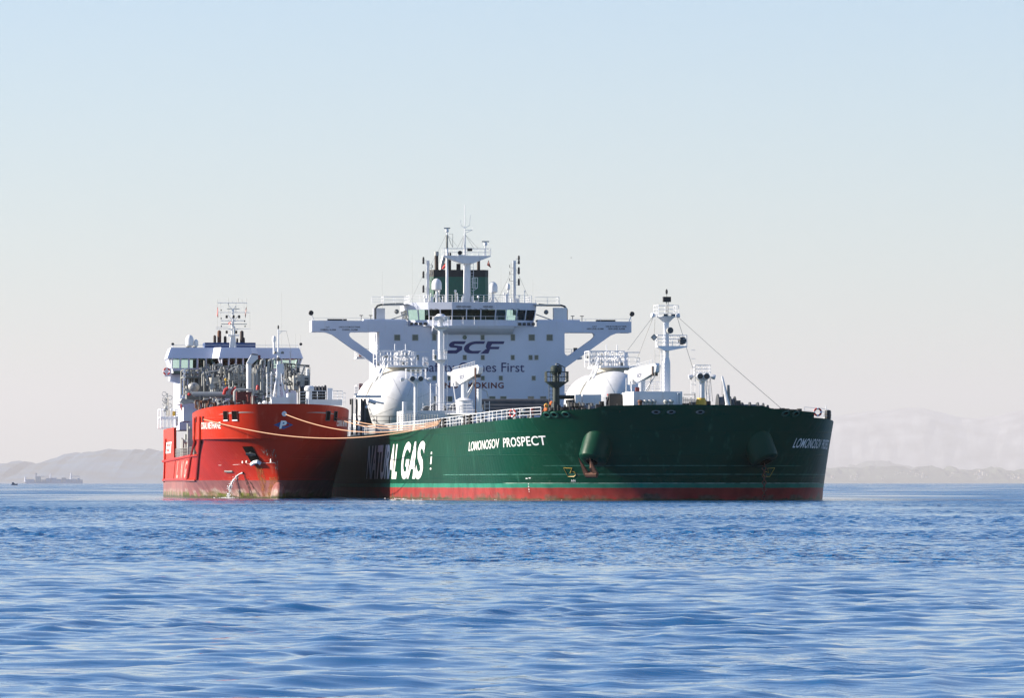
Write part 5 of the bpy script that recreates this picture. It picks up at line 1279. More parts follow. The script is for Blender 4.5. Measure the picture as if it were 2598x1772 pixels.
MB().add(vs, [(i * (n_ + 1) + j, (i + 1) * (n_ + 1) + j, (i + 1) * (n_ + 1) + j + 1, i * (n_ + 1) + j + 1) for i in range(n_) for j in range(n_)]).build('anchor_recess_shade', M['port_shade'], bhull)
MB().pipe([hp(1140, 808, .15), hp(1175, 780, .22), hp(1215, 772, .22), hp(1245, 800, .12)], .22, 8).build('hawse_lip', M['white'], bhull)
p = hp(1130, 690, .1); MB().ball(p, .28, 8).tube(p + Vector((0, -.6, 0)), p + Vector((.3, .6, -.05)), .16, n=8).build('anchor', M['dark_grey'], bhull)
MB().pipe([hp(750, 826, .02), hp(950, 818, .02), hp(1120, 808, .02)], .016, 4).build('load_line', wl, bhull)
MB().pipe([hp(1255, 800, .02), hp(1340, 798, .02), hp(1410, 796, .02)], .016, 4).build('load_line', wl, bhull)
for s_, x, y in (('8', 1020, 782), ('H', 1065, 778), ('5', 1345, 772)):
    p = hp(x, y, .04); v, f = text_mesh(s_, .03); n = Vector((.2, -1, 0)).normalized()
    MB().add([p + Vector((q[0] * .35, 0, 0)) * .8 + Vector((0, q[0] * .12, 0)) + Vector((0, 0, (q[1] - .5) * .42)) for q in v], f).build('draught_mark', wl, bhull)
MB().pipe([hp(825, 897, .0), hp(870, 899, .0), hp(915, 897, .0)], .13, 5).build('overboard_grating', M['grey'], bhull)
p = hp(1035, 908, .02); MB().lathe(p, [(.16, -.02), (.16, .06)], (.2, -1, 0), 10).build('discharge_port', M['port_shade'], bhull)

# rust runs below the hawse, wet runs below the discharge and at the stem
def run_mat(name, col, dens):
    m = bpy.data.materials.new(name); m.use_nodes = True; t = m.node_tree; b_ = t.nodes['Principled BSDF']; b_.inputs['Base Color'].default_value = (*col, 1); b_.inputs['Roughness'].default_value = .6
    tc = t.nodes.new('ShaderNodeTexCoord'); mp_ = t.nodes.new('ShaderNodeMapping'); mp_.inputs['Scale'].default_value = (5, 5, .7); n = t.nodes.new('ShaderNodeTexNoise'); n.inputs['Scale'].default_value = 1; n.inputs['Detail'].default_value = 4
    t.links.new(tc.outputs['Object'], mp_.inputs[0]); t.links.new(mp_.outputs[0], n.inputs['Vector'])
    r_ = t.nodes.new('ShaderNodeMapRange'); r_.inputs[1].default_value = .62 - dens * .4; r_.inputs[2].default_value = .8 - dens * .3; r_.inputs[3].default_value = 0; r_.inputs[4].default_value = .85; t.links.new(n.outputs[0], r_.inputs[0]); t.links.new(r_.outputs[0], b_.inputs['Alpha']); return m
M['rust_run'] = run_mat('rust_run', (.30, .10, .02), .55); M['wet_run'] = run_mat('wet_run', (.05, .02, .015), .6); M['worn_run'] = run_mat('worn_paint_run', (.5, .33, .22), .3)
def run(pts, m):
    b = MB(); k = len(pts)
    for i, (x, y, w) in enumerate(pts): b.v += [tuple(hp(x - w / 2, y, .022)), tuple(hp(x, y, .03)), tuple(hp(x + w / 2, y, .022))]
    for i in range(k - 1):
        for j in range(2): b.f.append((i * 3 + j, i * 3 + j + 1, (i + 1) * 3 + j + 1, (i + 1) * 3 + j)); b.sm.append(True)
    return b.build('stain', M[m], bhull)
run([(1195, 820, 60), (1225, 940, 50), (1250, 1060, 40), (1272, 1185, 26)], 'rust_run'); run([(1235, 830, 30), (1275, 990, 40), (1285, 1185, 16)], 'rust_run'); run([(1045, 925, 16), (1075, 1010, 30), (1110, 1100, 34), (1128, 1185, 40)], 'wet_run'); run([(1090, 980, 10), (1160, 1090, 22), (1235, 1188, 26)], 'wet_run')
run([(1395, 960, 110), (1390, 1040, 120), (1375, 1110, 110), (1365, 1180, 90)], 'rust_run'); run([(1370, 640, 60), (1400, 720, 60), (1415, 820, 40), (1425, 920, 20)], 'worn_run'); run([(1270, 640, 90), (1330, 720, 80), (1370, 800, 50)], 'worn_run')
# ---- open waist: pipes and rails in the gap between the two red blocks
MB().rail([(50.4, -9.1, 5.1), (98.6, -9.1, 5.1)], h=1.1, rails=3, gap=2.2).build('deck_railing', M['grey'], bunker)
wp = []
for k in range(5):
    MB().pipe([(52, -6.0 - .5 * k, 5.8 + .35 * k), (97, -6.0 - .5 * k, 5.8 + .35 * k)], .17, 7).build('cargo_pipe', M['pale_grey' if k % 2 else 'grey'], bunker)
MB().box(50.5, 98.8, -5.5, 8.8, 5.1, 9.3).build('tank_trunk', M['grey'], bunker)
rr = random.Random(21); b = MB()
for k in range(46):
    x = rr.uniform(52, 97); y = rr.uniform(-9, -6); h = rr.uniform(.8, 4.6)
    if rr.random() < .7: b.tube((x, y, 5.1), (x, y, 5.1 + h), rr.uniform(.06, .2), n=6)
    else: b.cbox((x, y, 5.1 + h / 2), (rr.uniform(.4, 1.2), rr.uniform(.3, .8), h))
tag(b.build('manifold_fittings', M['pale_grey'], bunker), kind='stuff')
for k in range(4):
    x = 66 + k * 6; MB().pipe([(x, -5.8, 7.2), (x, -8.2, 7.2), (x, -8.7, 6.9)], .26, 10).build('manifold_arm', M['pale_grey'], bunker)

# ---- accommodation and bridge
def Yb(x, t): return b1(x, 0, t).y
def Zb(y, t): return b1(0, y, t).z
T = 25.0
MB().box(8, T - .6, Yb(300, T), Yb(1655, T), 8.9, Zb(905, T)).build('accommodation_block', M['white_wall_shade'], bunker)
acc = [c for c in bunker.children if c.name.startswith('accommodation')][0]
MB().prism([(Yb(195, T), Zb(960, T)), (Yb(345, T), Zb(960, T)), (Yb(345, T), Zb(1075, T)), (Yb(190, T), Zb(1030, T))], 'x', T - 6, T - .4).build('wing_bracket', M['white_wall_shade'], bunker)
MB().prism([(-Yb(195, T), Zb(960, T)), (-Yb(345, T), Zb(960, T)), (-Yb(345, T), Zb(1075, T)), (-Yb(190, T), Zb(1030, T))], 'x', T - 6, T - .4).build('wing_bracket', M['white_wall_shade'], bunker)
zs, zw0, zw1, zr = Zb(960, T), Zb(886, T), Zb(775, T), Zb(650, T)
plan_b = [(-8.45, 17), (-8.45, 25.6), (-2.75, 25.6), (-1.9, 27.4), (1.9, 27.4), (2.75, 25.6), (8.45, 25.6), (8.45, 17)]
br = empty('wheelhouse', (0, 0, 0), 0, bunker)
def ring_b(plan, z0, z1, th, o0, o1):
    b = MB(); n = len(plan); c = Vector((0, 19))
    nr = []
    for i in range(n):
        p = Vector(plan[i]); q = []
        for a, e in ((i - 1, i), (i, i + 1)):
            if 0 <= a and e < n:
                t_ = (Vector(plan[e]) - Vector(plan[a])).normalized(); q.append(Vector((-t_.y, t_.x)))
        m_ = sum(q, Vector((0, 0))).normalized(); m_ = m_ if m_.dot(p - c) > 0 else -m_
        nr.append(m_ / max(.5, abs(m_.dot(q[0]))))
    for i in range(n):
        for z, d in ((z0, o0), (z1, o1), (z1, o1 - th), (z0, o0 - th)):
            q = Vector(plan[i]) + nr[i] * d; b.v.append((q.y, q.x, z))
    for i in range(n - 1):
        for j in range(4): b.f.append((i * 4 + j, i * 4 + (j + 1) % 4, (i + 1) * 4 + (j + 1) % 4, (i + 1) * 4 + j)); b.sm.append(False)
    b.f += [(0, 1, 2, 3), ((n - 1) * 4 + 3, (n - 1) * 4 + 2, (n - 1) * 4 + 1, (n - 1) * 4)]; b.sm += [False, False]; return b
ring_b(plan_b, zs, zw0, .25, -.35, -.05).build('lower_band', M['white_wall_shade'], br)
ring_b(plan_b, zw1, zr, .3, .62, .12).build('upper_band', M['white_wall_shade'], br)
MB().prism([(x, y) for y, x in plan_b], 'z', zr - .3, zr - .08).build('roof', M['pale_grey'], br)
MB().prism([(x, y) for y, x in plan_b], 'z', zw1 - .02, zw1 + .1).build('ceiling', M['pale_grey'], br)
MB().prism([(x, y) for y, x in plan_b], 'z', zs, zs + .15).build('floor', M['dark_grey'], br)
MB().box(16.6, 16.9, -5.2, 5.4, zs, zw1).build('rear_wall', M['dark_grey'], br)
MB().box(23, 24, -4.5, 4.5, zs + .15, zw0 + .3).build('console', M['dark_grey'], br)
def bw(): 
    n = len(plan_b); k_ = [4, 5, 1, 4, 1, 5, 4]; c = Vector((0, 19))
    for i in range(n - 1):
        a, e = Vector(plan_b[i]), Vector(plan_b[i + 1]); t_ = (e - a).normalized(); nn = Vector((-t_.y, t_.x)); nn = nn if nn.dot((a + e) / 2 - c) > 0 else -nn
        k = k_[i]
        for j in range(k + 1):
            q = a + (e - a) * (j / k); h = q + nn * .42
            MB().tube((q.y, q.x, zw0), (h.y, h.x, zw1), .13, n=4).build('mullion', M['white_wall_shade'], br)
        for j in range(k):
            q0, q1 = a + (e - a) * ((j + .05) / k), a + (e - a) * ((j + .95) / k); h0, h1 = q0 + nn * .4, q1 + nn * .4; d = nn * -.04
            b = MB(); b.add([(q0.y, q0.x, zw0), (q1.y, q1.x, zw0), (h1.y, h1.x, zw1), (h0.y, h0.x, zw1)] + [(q0.y + d.y, q0.x + d.x, zw0), (q1.y + d.y, q1.x + d.x, zw0), (h1.y + d.y, h1.x + d.x, zw1), (h0.y + d.y, h0.x + d.x, zw1)],
                  [(0, 1, 2, 3), (7, 6, 5, 4), (0, 4, 5, 1), (1, 5, 6, 2), (2, 6, 7, 3), (3, 7, 4, 0)]); b.build('window', M['clear'], br)
bw()
for k in range(12):
    y = -7 + k * 1.25; p = Vector((T - .58, y, Zb(1010, T))); MB().box(p.x, p.x + .04, p.y - .3, p.y + .3, p.z - .35, p.z + .35).build('window', M['green_glass'], acc)
p, q = b1(225, 955, T), b1(325, 915, T); MB().box(25.35, 25.42, p.y, q.y, p.z, q.z).build('lower_window', M['green_glass'], br)
# roof fittings
b = MB(); b.rail([(T, -8.4, zr), (T, 8.4, zr)], h=.35, rails=1, gap=4, r=.03); b.build('roof_edge_rail', M['white'], br)
for x, y0, y1, r in ((415, 640, 505, .55), (490, 640, 565, .3)):
    p = b1(x, y0, 20); h = Zb(y1, 20) - p.z
    d_ = MB().tube((20, p.y, zr - .1), (20, p.y, p.z + .15), r * .5, n=10).build('dome_stand', M['white'], br); MB().lathe((20, p.y, p.z + .1), [(r * .8, 0), (r, .15)], n=16).dome((20, p.y, p.z + .25), r, h * .5, 18, h * .38).build('satellite_dome', M['white'], d_)
    MB().lathe((20.6, p.y - .3, zr), [(.12, 0), (.22, .1), (.2, .25)], n=8).build('roof_lamp', M['dark_grey'], br)
for x in (220, 1700):
    p = b1(x, 610, 22); s_ = MB().lathe((22, p.y, p.z), [(.1, -.2), (.2, 0), (.2, .25)], (1, 0, 0), 10).build('searchlight', M['black'], br); MB().tube((22, p.y + (.05 if x < 900 else -.05), zr - .1), (22, p.y, p.z), .05, n=5).build('stand', M['white'], s_)
for x, y0 in ((1640, 490), (1700, 505), (1290, 565), (1480, 5)): p = b1(x, y0, 20); MB().tube((20, p.y, zr - .1), (20, p.y, p.z), .02, .012, 4).build('whip_aerial', M['pale_grey'], br)
p = b1(1590, 660, T); MB().tube(b1(1575, 690, 27), b1(1590, 850, 27), .03, n=4).build('flag_line', M['dark_grey'], br)
t = 6
cas = deck_b = MB(); a, c = b1(592, 645, t), b1(1178, 592, t); cas.box(t - 6, t, a.y, c.y, 9, c.z); cas = cas.build('engine_casing', M['blue'], bunker)
for x, top, r, m in ((705, 505, .2, 'sooty'), (758, 448, .27, 'rust'), (826, 515, .2, 'sooty'), (1018, 452, .26, 'sooty'), (1038, 530, .2, 'sooty'), (965, 540, .15, 'sooty')):
    p = b1(x, top, t - 2); h = p.z; MB().lathe((t - 2, p.y, zr - 1.0), [(r, 0), (r, h - zr + 1.0 - r * 1.2), (r * .95, h - zr + 1.0 - r * .6), (r * .6, h - zr + 1.0 - .05), (r * .2, h - zr + 1.0)], n=12).build('exhaust_pipe', M[m], cas)
t = 14.0; yc = Yb(915, t)
ms = MB().prism([(Yb(872, t), zr - .1), (Yb(958, t), zr - .1), (Yb(940, t), Zb(510, t)), (Yb(890, t), Zb(510, t))], 'x', t - .4, t + .4).box(t - .6, t + .6, Yb(855, t), Yb(985, t), Zb(512, t), Zb(500, t)).build('signal_mast', M['white'], bunker)
b = MB()
for x in (905, 935): b.tube((t, Yb(x, t), Zb(500, t)), (t, Yb(x, t), Zb(400, t)), .09, n=6)
b.tube((t, Yb(915, t), Zb(420, t)), (t, Yb(915, t), Zb(200, t)), .16, .1, 8).build('upper_mast', M['white'], ms)
for y, xa, xb, r in ((428, 720, 1115, .035), (335, 772, 1055, .05), (240, 742, 1112, .04), (128, 735, 1080, .045), (412, 720, 860, .03)):
    MB().tube((t, Yb(xa, t), Zb(y, t)), (t, Yb(xb, t), Zb(y, t)), r, n=5).build('yard', M['white'], ms)
for y, xa, xb in ((376, 775, 1075), (200, 845, 990)): s_ = MB().box(t + .35, t + .55, Yb(xa, t), Yb(xb, t), Zb(y + 4, t), Zb(y - 4, t)).build('radar_bar', M['pale_grey'], ms); MB().tube((t + .45, yc, Zb(y + 36, t)), (t + .45, yc, Zb(y, t)), .16, n=8).build('radar_drive', M['white'], s_)
for xa, ya, yb, r in ((735, 240, 90, .025), (735, 412, 240, .02), (1075, 240, 75, .025), (1112, 428, 240, .02), (865, 240, 70, .03), (950, 240, 120, .03), (862, 160, 128, .04), (975, 120, 75, .05), (905, 130, 100, .03), (1022, 128, 85, .02), (775, 240, 120, .018), (1045, 240, 120, .018), (775, 375, 240, .02), (1055, 375, 240, .02)):
    MB().tube((t, Yb(xa, t), Zb(ya, t)), (t, Yb(xa, t), Zb(yb, t)), r, n=4).build('aerial', M['pale_grey'], ms)
b = MB()
for x0, y0, x1, y1 in ((865, 160, 905, 200), (950, 160, 925, 200), (860, 270, 905, 330), (985, 270, 930, 330), (865, 330, 900, 345), (975, 330, 930, 345), (860, 428, 905, 445), (985, 428, 935, 445)): b.tube((t, Yb(x0, t), Zb(y0, t)), (t, Yb(x1, t), Zb(y1, t)), .05, n=4)
tag(b.build('mast_brackets', M['white'], ms), kind='stuff')
for x, y in ((842, 290), (986, 290), (922, 290), (842, 468), (952, 468), (778, 215), (778, 310), (1050, 340), (1055, 400), (780, 400)):
    s_ = .16 if y in (290, 468) else .08; MB().lathe((t + .3, Yb(x, t), Zb(y + 18 * s_ / .16, t)), [(s_ * .8, 0), (s_, .1), (s_, .36 * s_ / .16), (s_ * .6, .42 * s_ / .16)], n=8).build('nav_light', M['black'], ms)
p = b1(870, 370, t); MB().ball((t + .4, p.y, p.z), .14, 8).build('mast_lamp', M['red'], ms)

# ---- cargo deck plant between the bridge and the bow
def frame(name, x0, y0, x1, y1, tf, tb, m='grey', nx=4, ny=3, r=.07):
    b = MB(); a, c = b1(x0, y1, tf), b1(x1, y0, tf)
    for t_ in (tf, tb):
        for i in range(nx + 1): y = a.y + (c.y - a.y) * i / nx; b.tube((t_, y, a.z), (t_, y, c.z), r, n=4)
        for j in range(ny + 1): z = a.z + (c.z - a.z) * j / ny; b.tube((t_, a.y, z), (t_, c.y, z), r * .8, n=4)
    for i in range(nx + 1):
        y = a.y + (c.y - a.y) * i / nx; b.tube((tb, y, c.z), (tf, y, c.z), r, n=4)
    return b.build(name, M[m], bunker)
def slab(name, x0, x1, y, tf, tb, m='grey', th=.15, par=None):
    a, c = b1(x0, y, tf), b1(x1, y, tf); return MB().box(tb, tf, a.y, c.y, a.z - th, a.z).build(name, M[m], par or bunker)
def bbox(name, x0, y0, x1, y1, tf, tb, m='grey', par=None):
    a, c = b1(x0, y1, tf), b1(x1, y0, tf); return MB().box(tb, tf, a.y, c.y, a.z, c.z).build(name, M[m], par or bunker)
def post(name, x, y0, y1, t, r, m='pale_grey', par=None, r2=None):
    a, c = b1(x, y1, t), b1(x, y0, t); return MB().tube(a, (t, a.y, c.z), r, r2 or r, 10).build(name, M[m], par or bunker)
# compressor house frame on the starboard side
f1 = frame('plant_frame', 352, 905, 640, 1180, 66, 58, 'grey', 5, 3, .1)
slab('frame_deck', 345, 660, 980, 66.2, 57, 'grey', .2, f1); bbox('frame_panel', 380, 1085, 640, 1290, 62, 58, 'grey', f1); bbox('frame_panel', 405, 985, 560, 1085, 60, 58, 'dark_grey', f1)
zg = MB()
for k in range(3): a, c = b1(338, 935 + k * 45, 67), b1(370, 912 + k * 45, 67); zg.box(66.8, 67.6, a.y, c.y, a.z, a.z + .1).tube((67, a.y, a.z), (67, c.y, c.z + .25), .12, n=4)
zg.build('stair_flight', M['white'], f1)
for x, y0 in ((440, 905), (540, 880), (590, 800), (630, 840), (465, 915)): post('vent_pipe', x, y0, 1180, 64, .09 if x < 560 else .16, 'grey', f1)
v = MB(); p = b1(692, 1165, 72); c = b1(692, 970, 72); m_ = b1(692, 1085, 72); r = abs(Yb(775, 72) - Yb(612, 72)) / 2
vs = MB().lathe((72, p.y, m_.z), [(r * .96, 0), (r, .05), (r, c.z - m_.z - .25), (r * .9, c.z - m_.z - .08), (r * .5, c.z - m_.z)], n=24).build('vapour_vessel', M['cream'], bunker)
MB().lathe((72, p.y + .25, p.z - 1.0), [(r * .78, 0), (r * .78, m_.z - p.z + 1.0)], n=20).build('vessel_skirt', M['pale_grey'], vs)
p = b1(485, 1105, 74); MB().lathe((72, p.y, p.z), [(.58, 0), (.6, .6), (.5, 1.9), (.2, 2.1)], (1, -.25, 0), 18).build('fan_housing', M['pale_grey'], bunker)
p = b1(832, 1020, 78); MB().ball((78, p.y, p.z), .18, 8).tube((78, p.y, p.z - .8), (78, p.y, p.z), .07, n=6).build('signal_beacon', M['yellow'], bunker)
f2 = frame('plant_frame', 872, 925, 1032, 1120, 80, 72, 'pale_grey', 3, 3, .08)
slab('frame_deck', 865, 1090, 1020, 80.2, 72, 'grey', .2, f2)
a, c = b1(872, 935, 80), b1(1090, 935, 80); MB().rail([(80, a.y, a.z), (80, c.y, c.z)], h=.9, rails=3, gap=.7, r=.04).build('railing', M['pale_grey'], f2)
MB().tube(b1(880, 905, 79), b1(945, 870, 79), .08, n=5).tube(b1(945, 870, 79), b1(950, 940, 79), .08, n=5).tube(b1(880, 905, 79), b1(880, 940, 79), .08, n=5).build('hatch_frame', M['pale_grey'], f2)
f3 = frame('plant_frame', 985, 960, 1175, 1190, 70, 62, 'grey', 4, 3, .09); bbox('frame_panel', 880, 1030, 1130, 1180, 60, 55, 'dark_grey', f3)
slab('frame_deck', 1020, 1300, 1030, 70.5, 62, 'grey', .2, f3)
# deck crane
t = 84; cy = Yb(1100, t); r = abs(Yb(1130, t) - Yb(1070, t)) / 2
cr = MB().tube((t, cy, 9), (t, cy, Zb(835, t)), r, n=18).build('deck_crane', M['white'], bunker)
P = [(1070, 830), (1128, 725), (1200, 735), (1205, 775), (1140, 835)]
MB().prism([(Yb(x, t), Zb(y, t)) for x, y in P], 'x', t - .5, t + .5).build('crane_head', M['white'], cr)
MB().prism([(Yb(x, t), Zb(y, t)) for x, y in ((1118, 730), (1140, 716), (1200, 724), (1200, 736))], 'x', t - .3, t + .52).build('head_cover', M['dark_grey'], cr)
MB().box(t - .4, t + .5, Yb(1202, t), Yb(1232, t), Zb(785, t), Zb(735, t)).build('hook_block', M['dark_red'], cr)
# swan-neck vents and risers
for x, y0, t, r in ((1240, 800, 76, .16), (1330, 800, 76, .16), (1372, 790, 76, .16)):
    a = b1(x, y0, t); MB().pipe([(t, a.y, 9), (t, a.y, a.z - .3), (t, a.y + .05, a.z), (t, a.y + .25, a.z + .1), (t, a.y + .45, a.z), (t, a.y + .5, a.z - .5)], r, 8).build('swan_neck_vent', M['pale_grey'], bunker)
for x, y0, t, r, m in ((1160, 880, 86, .15, 'pale_grey'), (1190, 900, 88, .1, 'pale_grey'), (1215, 860, 86, .18, 'grey'), (1255, 890, 86, .13, 'pale_grey'), (1285, 880, 84, .1, 'grey'), (1145, 930, 88, .08, 'grey'), (585, 870, 76, .1, 'grey'), (1310, 870, 80, .1, 'pale_grey'), (1345, 880, 80, .14, 'grey')): post('riser_pipe', x, y0, 1310, t, r, m)
# tangle of pipes, valves and small gear over the plant
rr = random.Random(8)
def tangle(name, n, x0, x1, y0, y1, t0, t1, mats):
    for m in mats:
        b = MB()
        for k in range(n):
            t = rr.uniform(t0, t1); x, y = rr.uniform(x0, x1), rr.uniform(y0, y1); p = b1(x, y, t); q = rr.random(); h = rr.uniform(.3, 1.6)
            if q < .35: b.pipe([(t, p.y, p.z - h), (t, p.y, p.z), (t, p.y + rr.uniform(.2, 1.1), p.z + rr.uniform(-.1, .3)), (t, p.y + rr.uniform(.3, 1.1), p.z - h)], rr.uniform(.05, .13), 6)
            elif q < .6: b.cbox(p, (rr.uniform(.3, .8), rr.uniform(.2, .6), rr.uniform(.2, .7)))
            elif q < .8: b.tube(p, p + Vector((0, rr.uniform(.6, 2.2), rr.uniform(-.2, .2))), rr.uniform(.05, .12), n=6)
            else: b.lathe(p - Vector((0, 0, h)), [(.1, 0), (.1, h * .8), (.22, h * .85), (.2, h)], n=8)
        tag(b.build(name, M[m], bunker), kind='stuff')
tangle('plant_piping', 26, 560, 1080, 850, 980, 66, 82, ('grey', 'pale_grey', 'dark_grey'))
tangle('plant_piping', 16, 640, 1080, 980, 1180, 60, 84, ('grey', 'pale_grey', 'dark_grey'))
tangle('plant_piping', 22, 1130, 1420, 850, 1290, 70, 88, ('grey', 'pale_grey', 'dark_grey'))
tangle('plant_piping', 20, 1500, 1680, 830, 1100, 64, 80, ('grey', 'pale_grey', 'dark_grey'))
tangle('deck_valves', 26, 480, 920, 1235, 1310, 88, 97, ('dark_grey', 'pale_grey', 'rust'))
tangle('deck_valves', 10, 950, 1160, 1180, 1300, 88, 97, ('dark_red', 'dark_grey'))
for k in range(4): a, c = b1(430 + k * 12, 1172 + k * 13, 88 + k), b1(835, 1172 + k * 13, 88 + k); MB().tube(a, (a.x, c.y, a.z), .14, n=8).build('header_pipe', M['pale_grey' if k < 2 else 'grey'], bunker)
for x in (812, 860, 905): p = b1(x, 1190, 92); MB().pipe([p, p + Vector((.2, .15, .55)), p + Vector((.2, .5, .75))], .2, 8).build('flange_cap', M['red' if x != 860 else 'pale_grey'], bunker)
p = b1(410, 1190, 92); MB().ball((92, p.y, p.z), .2, 8).build('flange_cap', M['red'], bunker); p = b1(1203, 1110, 90); MB().dome((90, p.y, p.z - .3), .22, .3, 10, .3).build('fire_monitor', M['red'], bunker)
t = 96; MB().pipe([b1(932, 1310, t), b1(932, 1160, t), b1(950, 1138, t), b1(1130, 1138, t), b1(1148, 1160, t), b1(1148, 1300, t)], .15, 8).build('loop_pipe', M['pale_grey'], bunker)
bbox('deck_store', 960, 1160, 1130, 1310, 94, 90, 'dark_red'); bbox('deck_store', 720, 1190, 935, 1235, 86, 84, 'grey')
bbox('winch_house', 1618, 972, 1808, 1130, 76, 66, 'pale_grey'); wh = [c for c in bunker.children if c.name.startswith('winch_house')][0]
bbox('door', 1745, 1000, 1790, 1125, 76.06, 76.0, 'dark_grey', wh)
a, c = b1(1620, 972, 76), b1(1808, 972, 76); MB().rail([(76, a.y, a.z), (76, c.y, c.z), (66, c.y, c.z)], h=1.0, rails=3, gap=.8).build('railing', M['pale_grey'], wh)
p = b1(1785, 940, 76); MB().dome((75, p.y, Zb(972, 76)), .2, .25, 10, .7).build('life_raft', M['white'], wh)
# rescue boat platform and white side of the block
a, c = b1(305, 1300, 70), b1(480, 1230, 70)
MB().prism([(Yb(305, 70), Zb(1275, 70)), (Yb(330, 70), Zb(1235, 70)), (Yb(450, 70), Zb(1255, 70)), (Yb(480, 70), Zb(1280, 70)), (Yb(345, 70), Zb(1305, 70))], 'x', 66, 70).build('boat_platform', M['pale_grey'], bunker)
bp = MB().pipe([b1(330, 1225, 70), b1(345, 1190, 70), b1(400, 1165, 70), b1(470, 1170, 70)], .07, 6).build('boat_davit', M['pale_grey'], bunker)
MB().tube(b1(355, 1130, 70), b1(430, 1165, 70), .16, n=6).build('davit_arm', M['cream'], bp)
bbox('side_house', 305, 1065, 350, 1300, 40, 26, 'white_wall_shade'); bbox('side_house', 345, 1340, 450, 1500, 52, 40, 'white_wall_shade')
sp = b1(320, 1330, 52.5); MB().tube((52.5, sp.y, sp.z - .5), (52.5, sp.y, sp.z + .5), .1, n=6).build('fire_bottle', M['red'], bunker)
# after deck clutter seen past the starboard side
t = 20
fr = frame('mooring_deck_frame', 80, 1360, 300, 1580, t, t - 8, 'white', 5, 2, .06); bbox('locker', 220, 1385, 262, 1440, t, t - 1, 'yellow', fr); bbox('locker', 280, 1390, 305, 1450, t, t - 1, 'orange', fr)
slab('frame_deck', 75, 310, 1450, t, t - 6, 'white', .2, fr)
MB().tube(b1(165, 1440, t), b1(160, 1180, t), .3, .12, 8).build('stern_mast', M['cream'], bunker); sm_ = [c for c in bunker.children if c.name.startswith('stern_mast')][0]
for x, y in ((120, 1185), (120, 1250), (190, 1230), (125, 1300), (185, 1320)): p = b1(x, y, t); MB().torus(p, .28, .05, (1, 0, 0), 12).build('hose_ring' if x < 150 else 'lamp_ring', M['pale_grey'], sm_)
for k in range(4): p, q = b1(160, 1250 + 45 * k, t), b1(115, 1250 + 45 * k, t); MB().tube(p, q, .06, n=5).build('mast_step', M['grey'], sm_)
p = b1(145, 1345, t); MB().ball(p, .35, 10).build('lamp_globe', M['pale_grey'], sm_)
bbox('wing_railing_panel', 125, 890, 205, 985, 25, 24.9, 'white', br)

# ---- bunker forecastle
t = 108.0; zd = 10.0
fmB = MB(); yc = Yb(1440, t)
P0 = [(1405, 1225), (1520, 1225)]
fmB.tube((t, yc, Zb(1240, t)), (t, yc, Zb(800, t)), .2, .17, 10).tube((t, yc, Zb(800, t)), (t, yc, Zb(660, t)), .15, .13, 8).tube((t, yc, Zb(660, t)), (t, yc, Zb(395, t)), .09, .06, 8)
fmB = fmB.build('foremast', M['white'], bunker)
for x0, x1 in ((1385, 1432), (1515, 1450)): MB().tube((t + .3, Yb(x0, t), Zb(1230, t)), (t, Yb(x1, t), Zb(900, t)), .11, n=6).build('mast_leg', M['white'], fmB)
MB().prism([(Yb(1420, t), Zb(840, t)), (Yb(1500, t), Zb(830, t)), (Yb(1505, t), Zb(920, t)), (Yb(1455, t), Zb(1010, t)), (Yb(1425, t), Zb(1010, t))], 'x', t - .3, t + .3).build('mast_trunk', M['white'], fmB)
MB().ladder(b1(1330, 1220, t), b1(1330, 950, t), (0, .42, 0), .45, .045).ladder(b1(1390, 1220, t), b1(1385, 930, t), (0, .5, 0), .45, .045).build('ladder', M['white'], fmB)
MB().ladder(b1(1495, 1050, t + .4), b1(1490, 950, t + .4), (0, .3, 0), .3, .04).build('ladder', M['white'], fmB)
MB().box(t - .8, t + .8, Yb(1300, t), Yb(1400, t), Zb(1222, t), Zb(1214, t)).build('mast_step', M['white'], fmB)
for x in (1402, 1488): MB().lathe((t, Yb(x, t), Zb(718, t)), [(.16, 0), (.2, .1), (.14, .3)], n=10).build('deck_light', M['grey'], fmB)
MB().tube((t, Yb(1395, t), Zb(712, t)), (t, Yb(1495, t), Zb(712, t)), .05, n=5).tube((t, yc, Zb(455, t)), (t, Yb(1535, t), Zb(455, t)), .035, n=4).tube((t, yc, Zb(500, t)), (t, Yb(1480, t), Zb(458, t)), .03, n=4).build('yard', M['white'], fmB)
MB().lathe((t, yc, Zb(430, t)), [(.09, 0), (.1, .3), (.06, .45)], n=8).build('mast_light', M['black'], fmB)
MB().dome((t - 1, Yb(1397, t), Zb(570, t)), .24, .3, 14, .35).tube((t - 1, Yb(1397, t), Zb(720, t)), (t - 1, Yb(1397, t), Zb(570, t)), .14, n=8).build('horn_housing', M['white'], fmB)
MB().lathe((t + .1, yc, Zb(800, t)), [(.2, 0), (.24, .25), (.1, .45)], n=8).build('nav_light', M['dark_grey'], fmB)
MB().tube((t, Yb(1535, t), Zb(458, t)), (t, Yb(1590, t), Zb(700, t)), .015, n=4).build('stay_wire', M['grey'], fmB)
bbox('mast_house', 1362, 1222, 1560, 1310, t + 1, t - 2, 'white'); bbox('mast_house', 1552, 1178, 1640, 1310, t - 1, t - 4, 'white')
b = MB(); a = b1(1285, 1300, t); b.ball((t, a.y, a.z + .1), .3, 8).ball((t, a.y - .6, a.z), .2, 8).ball((t, a.y + .6, a.z + .05), .22, 8); tag(b.build('deck_heap', M['white'], bunker), kind='stuff')
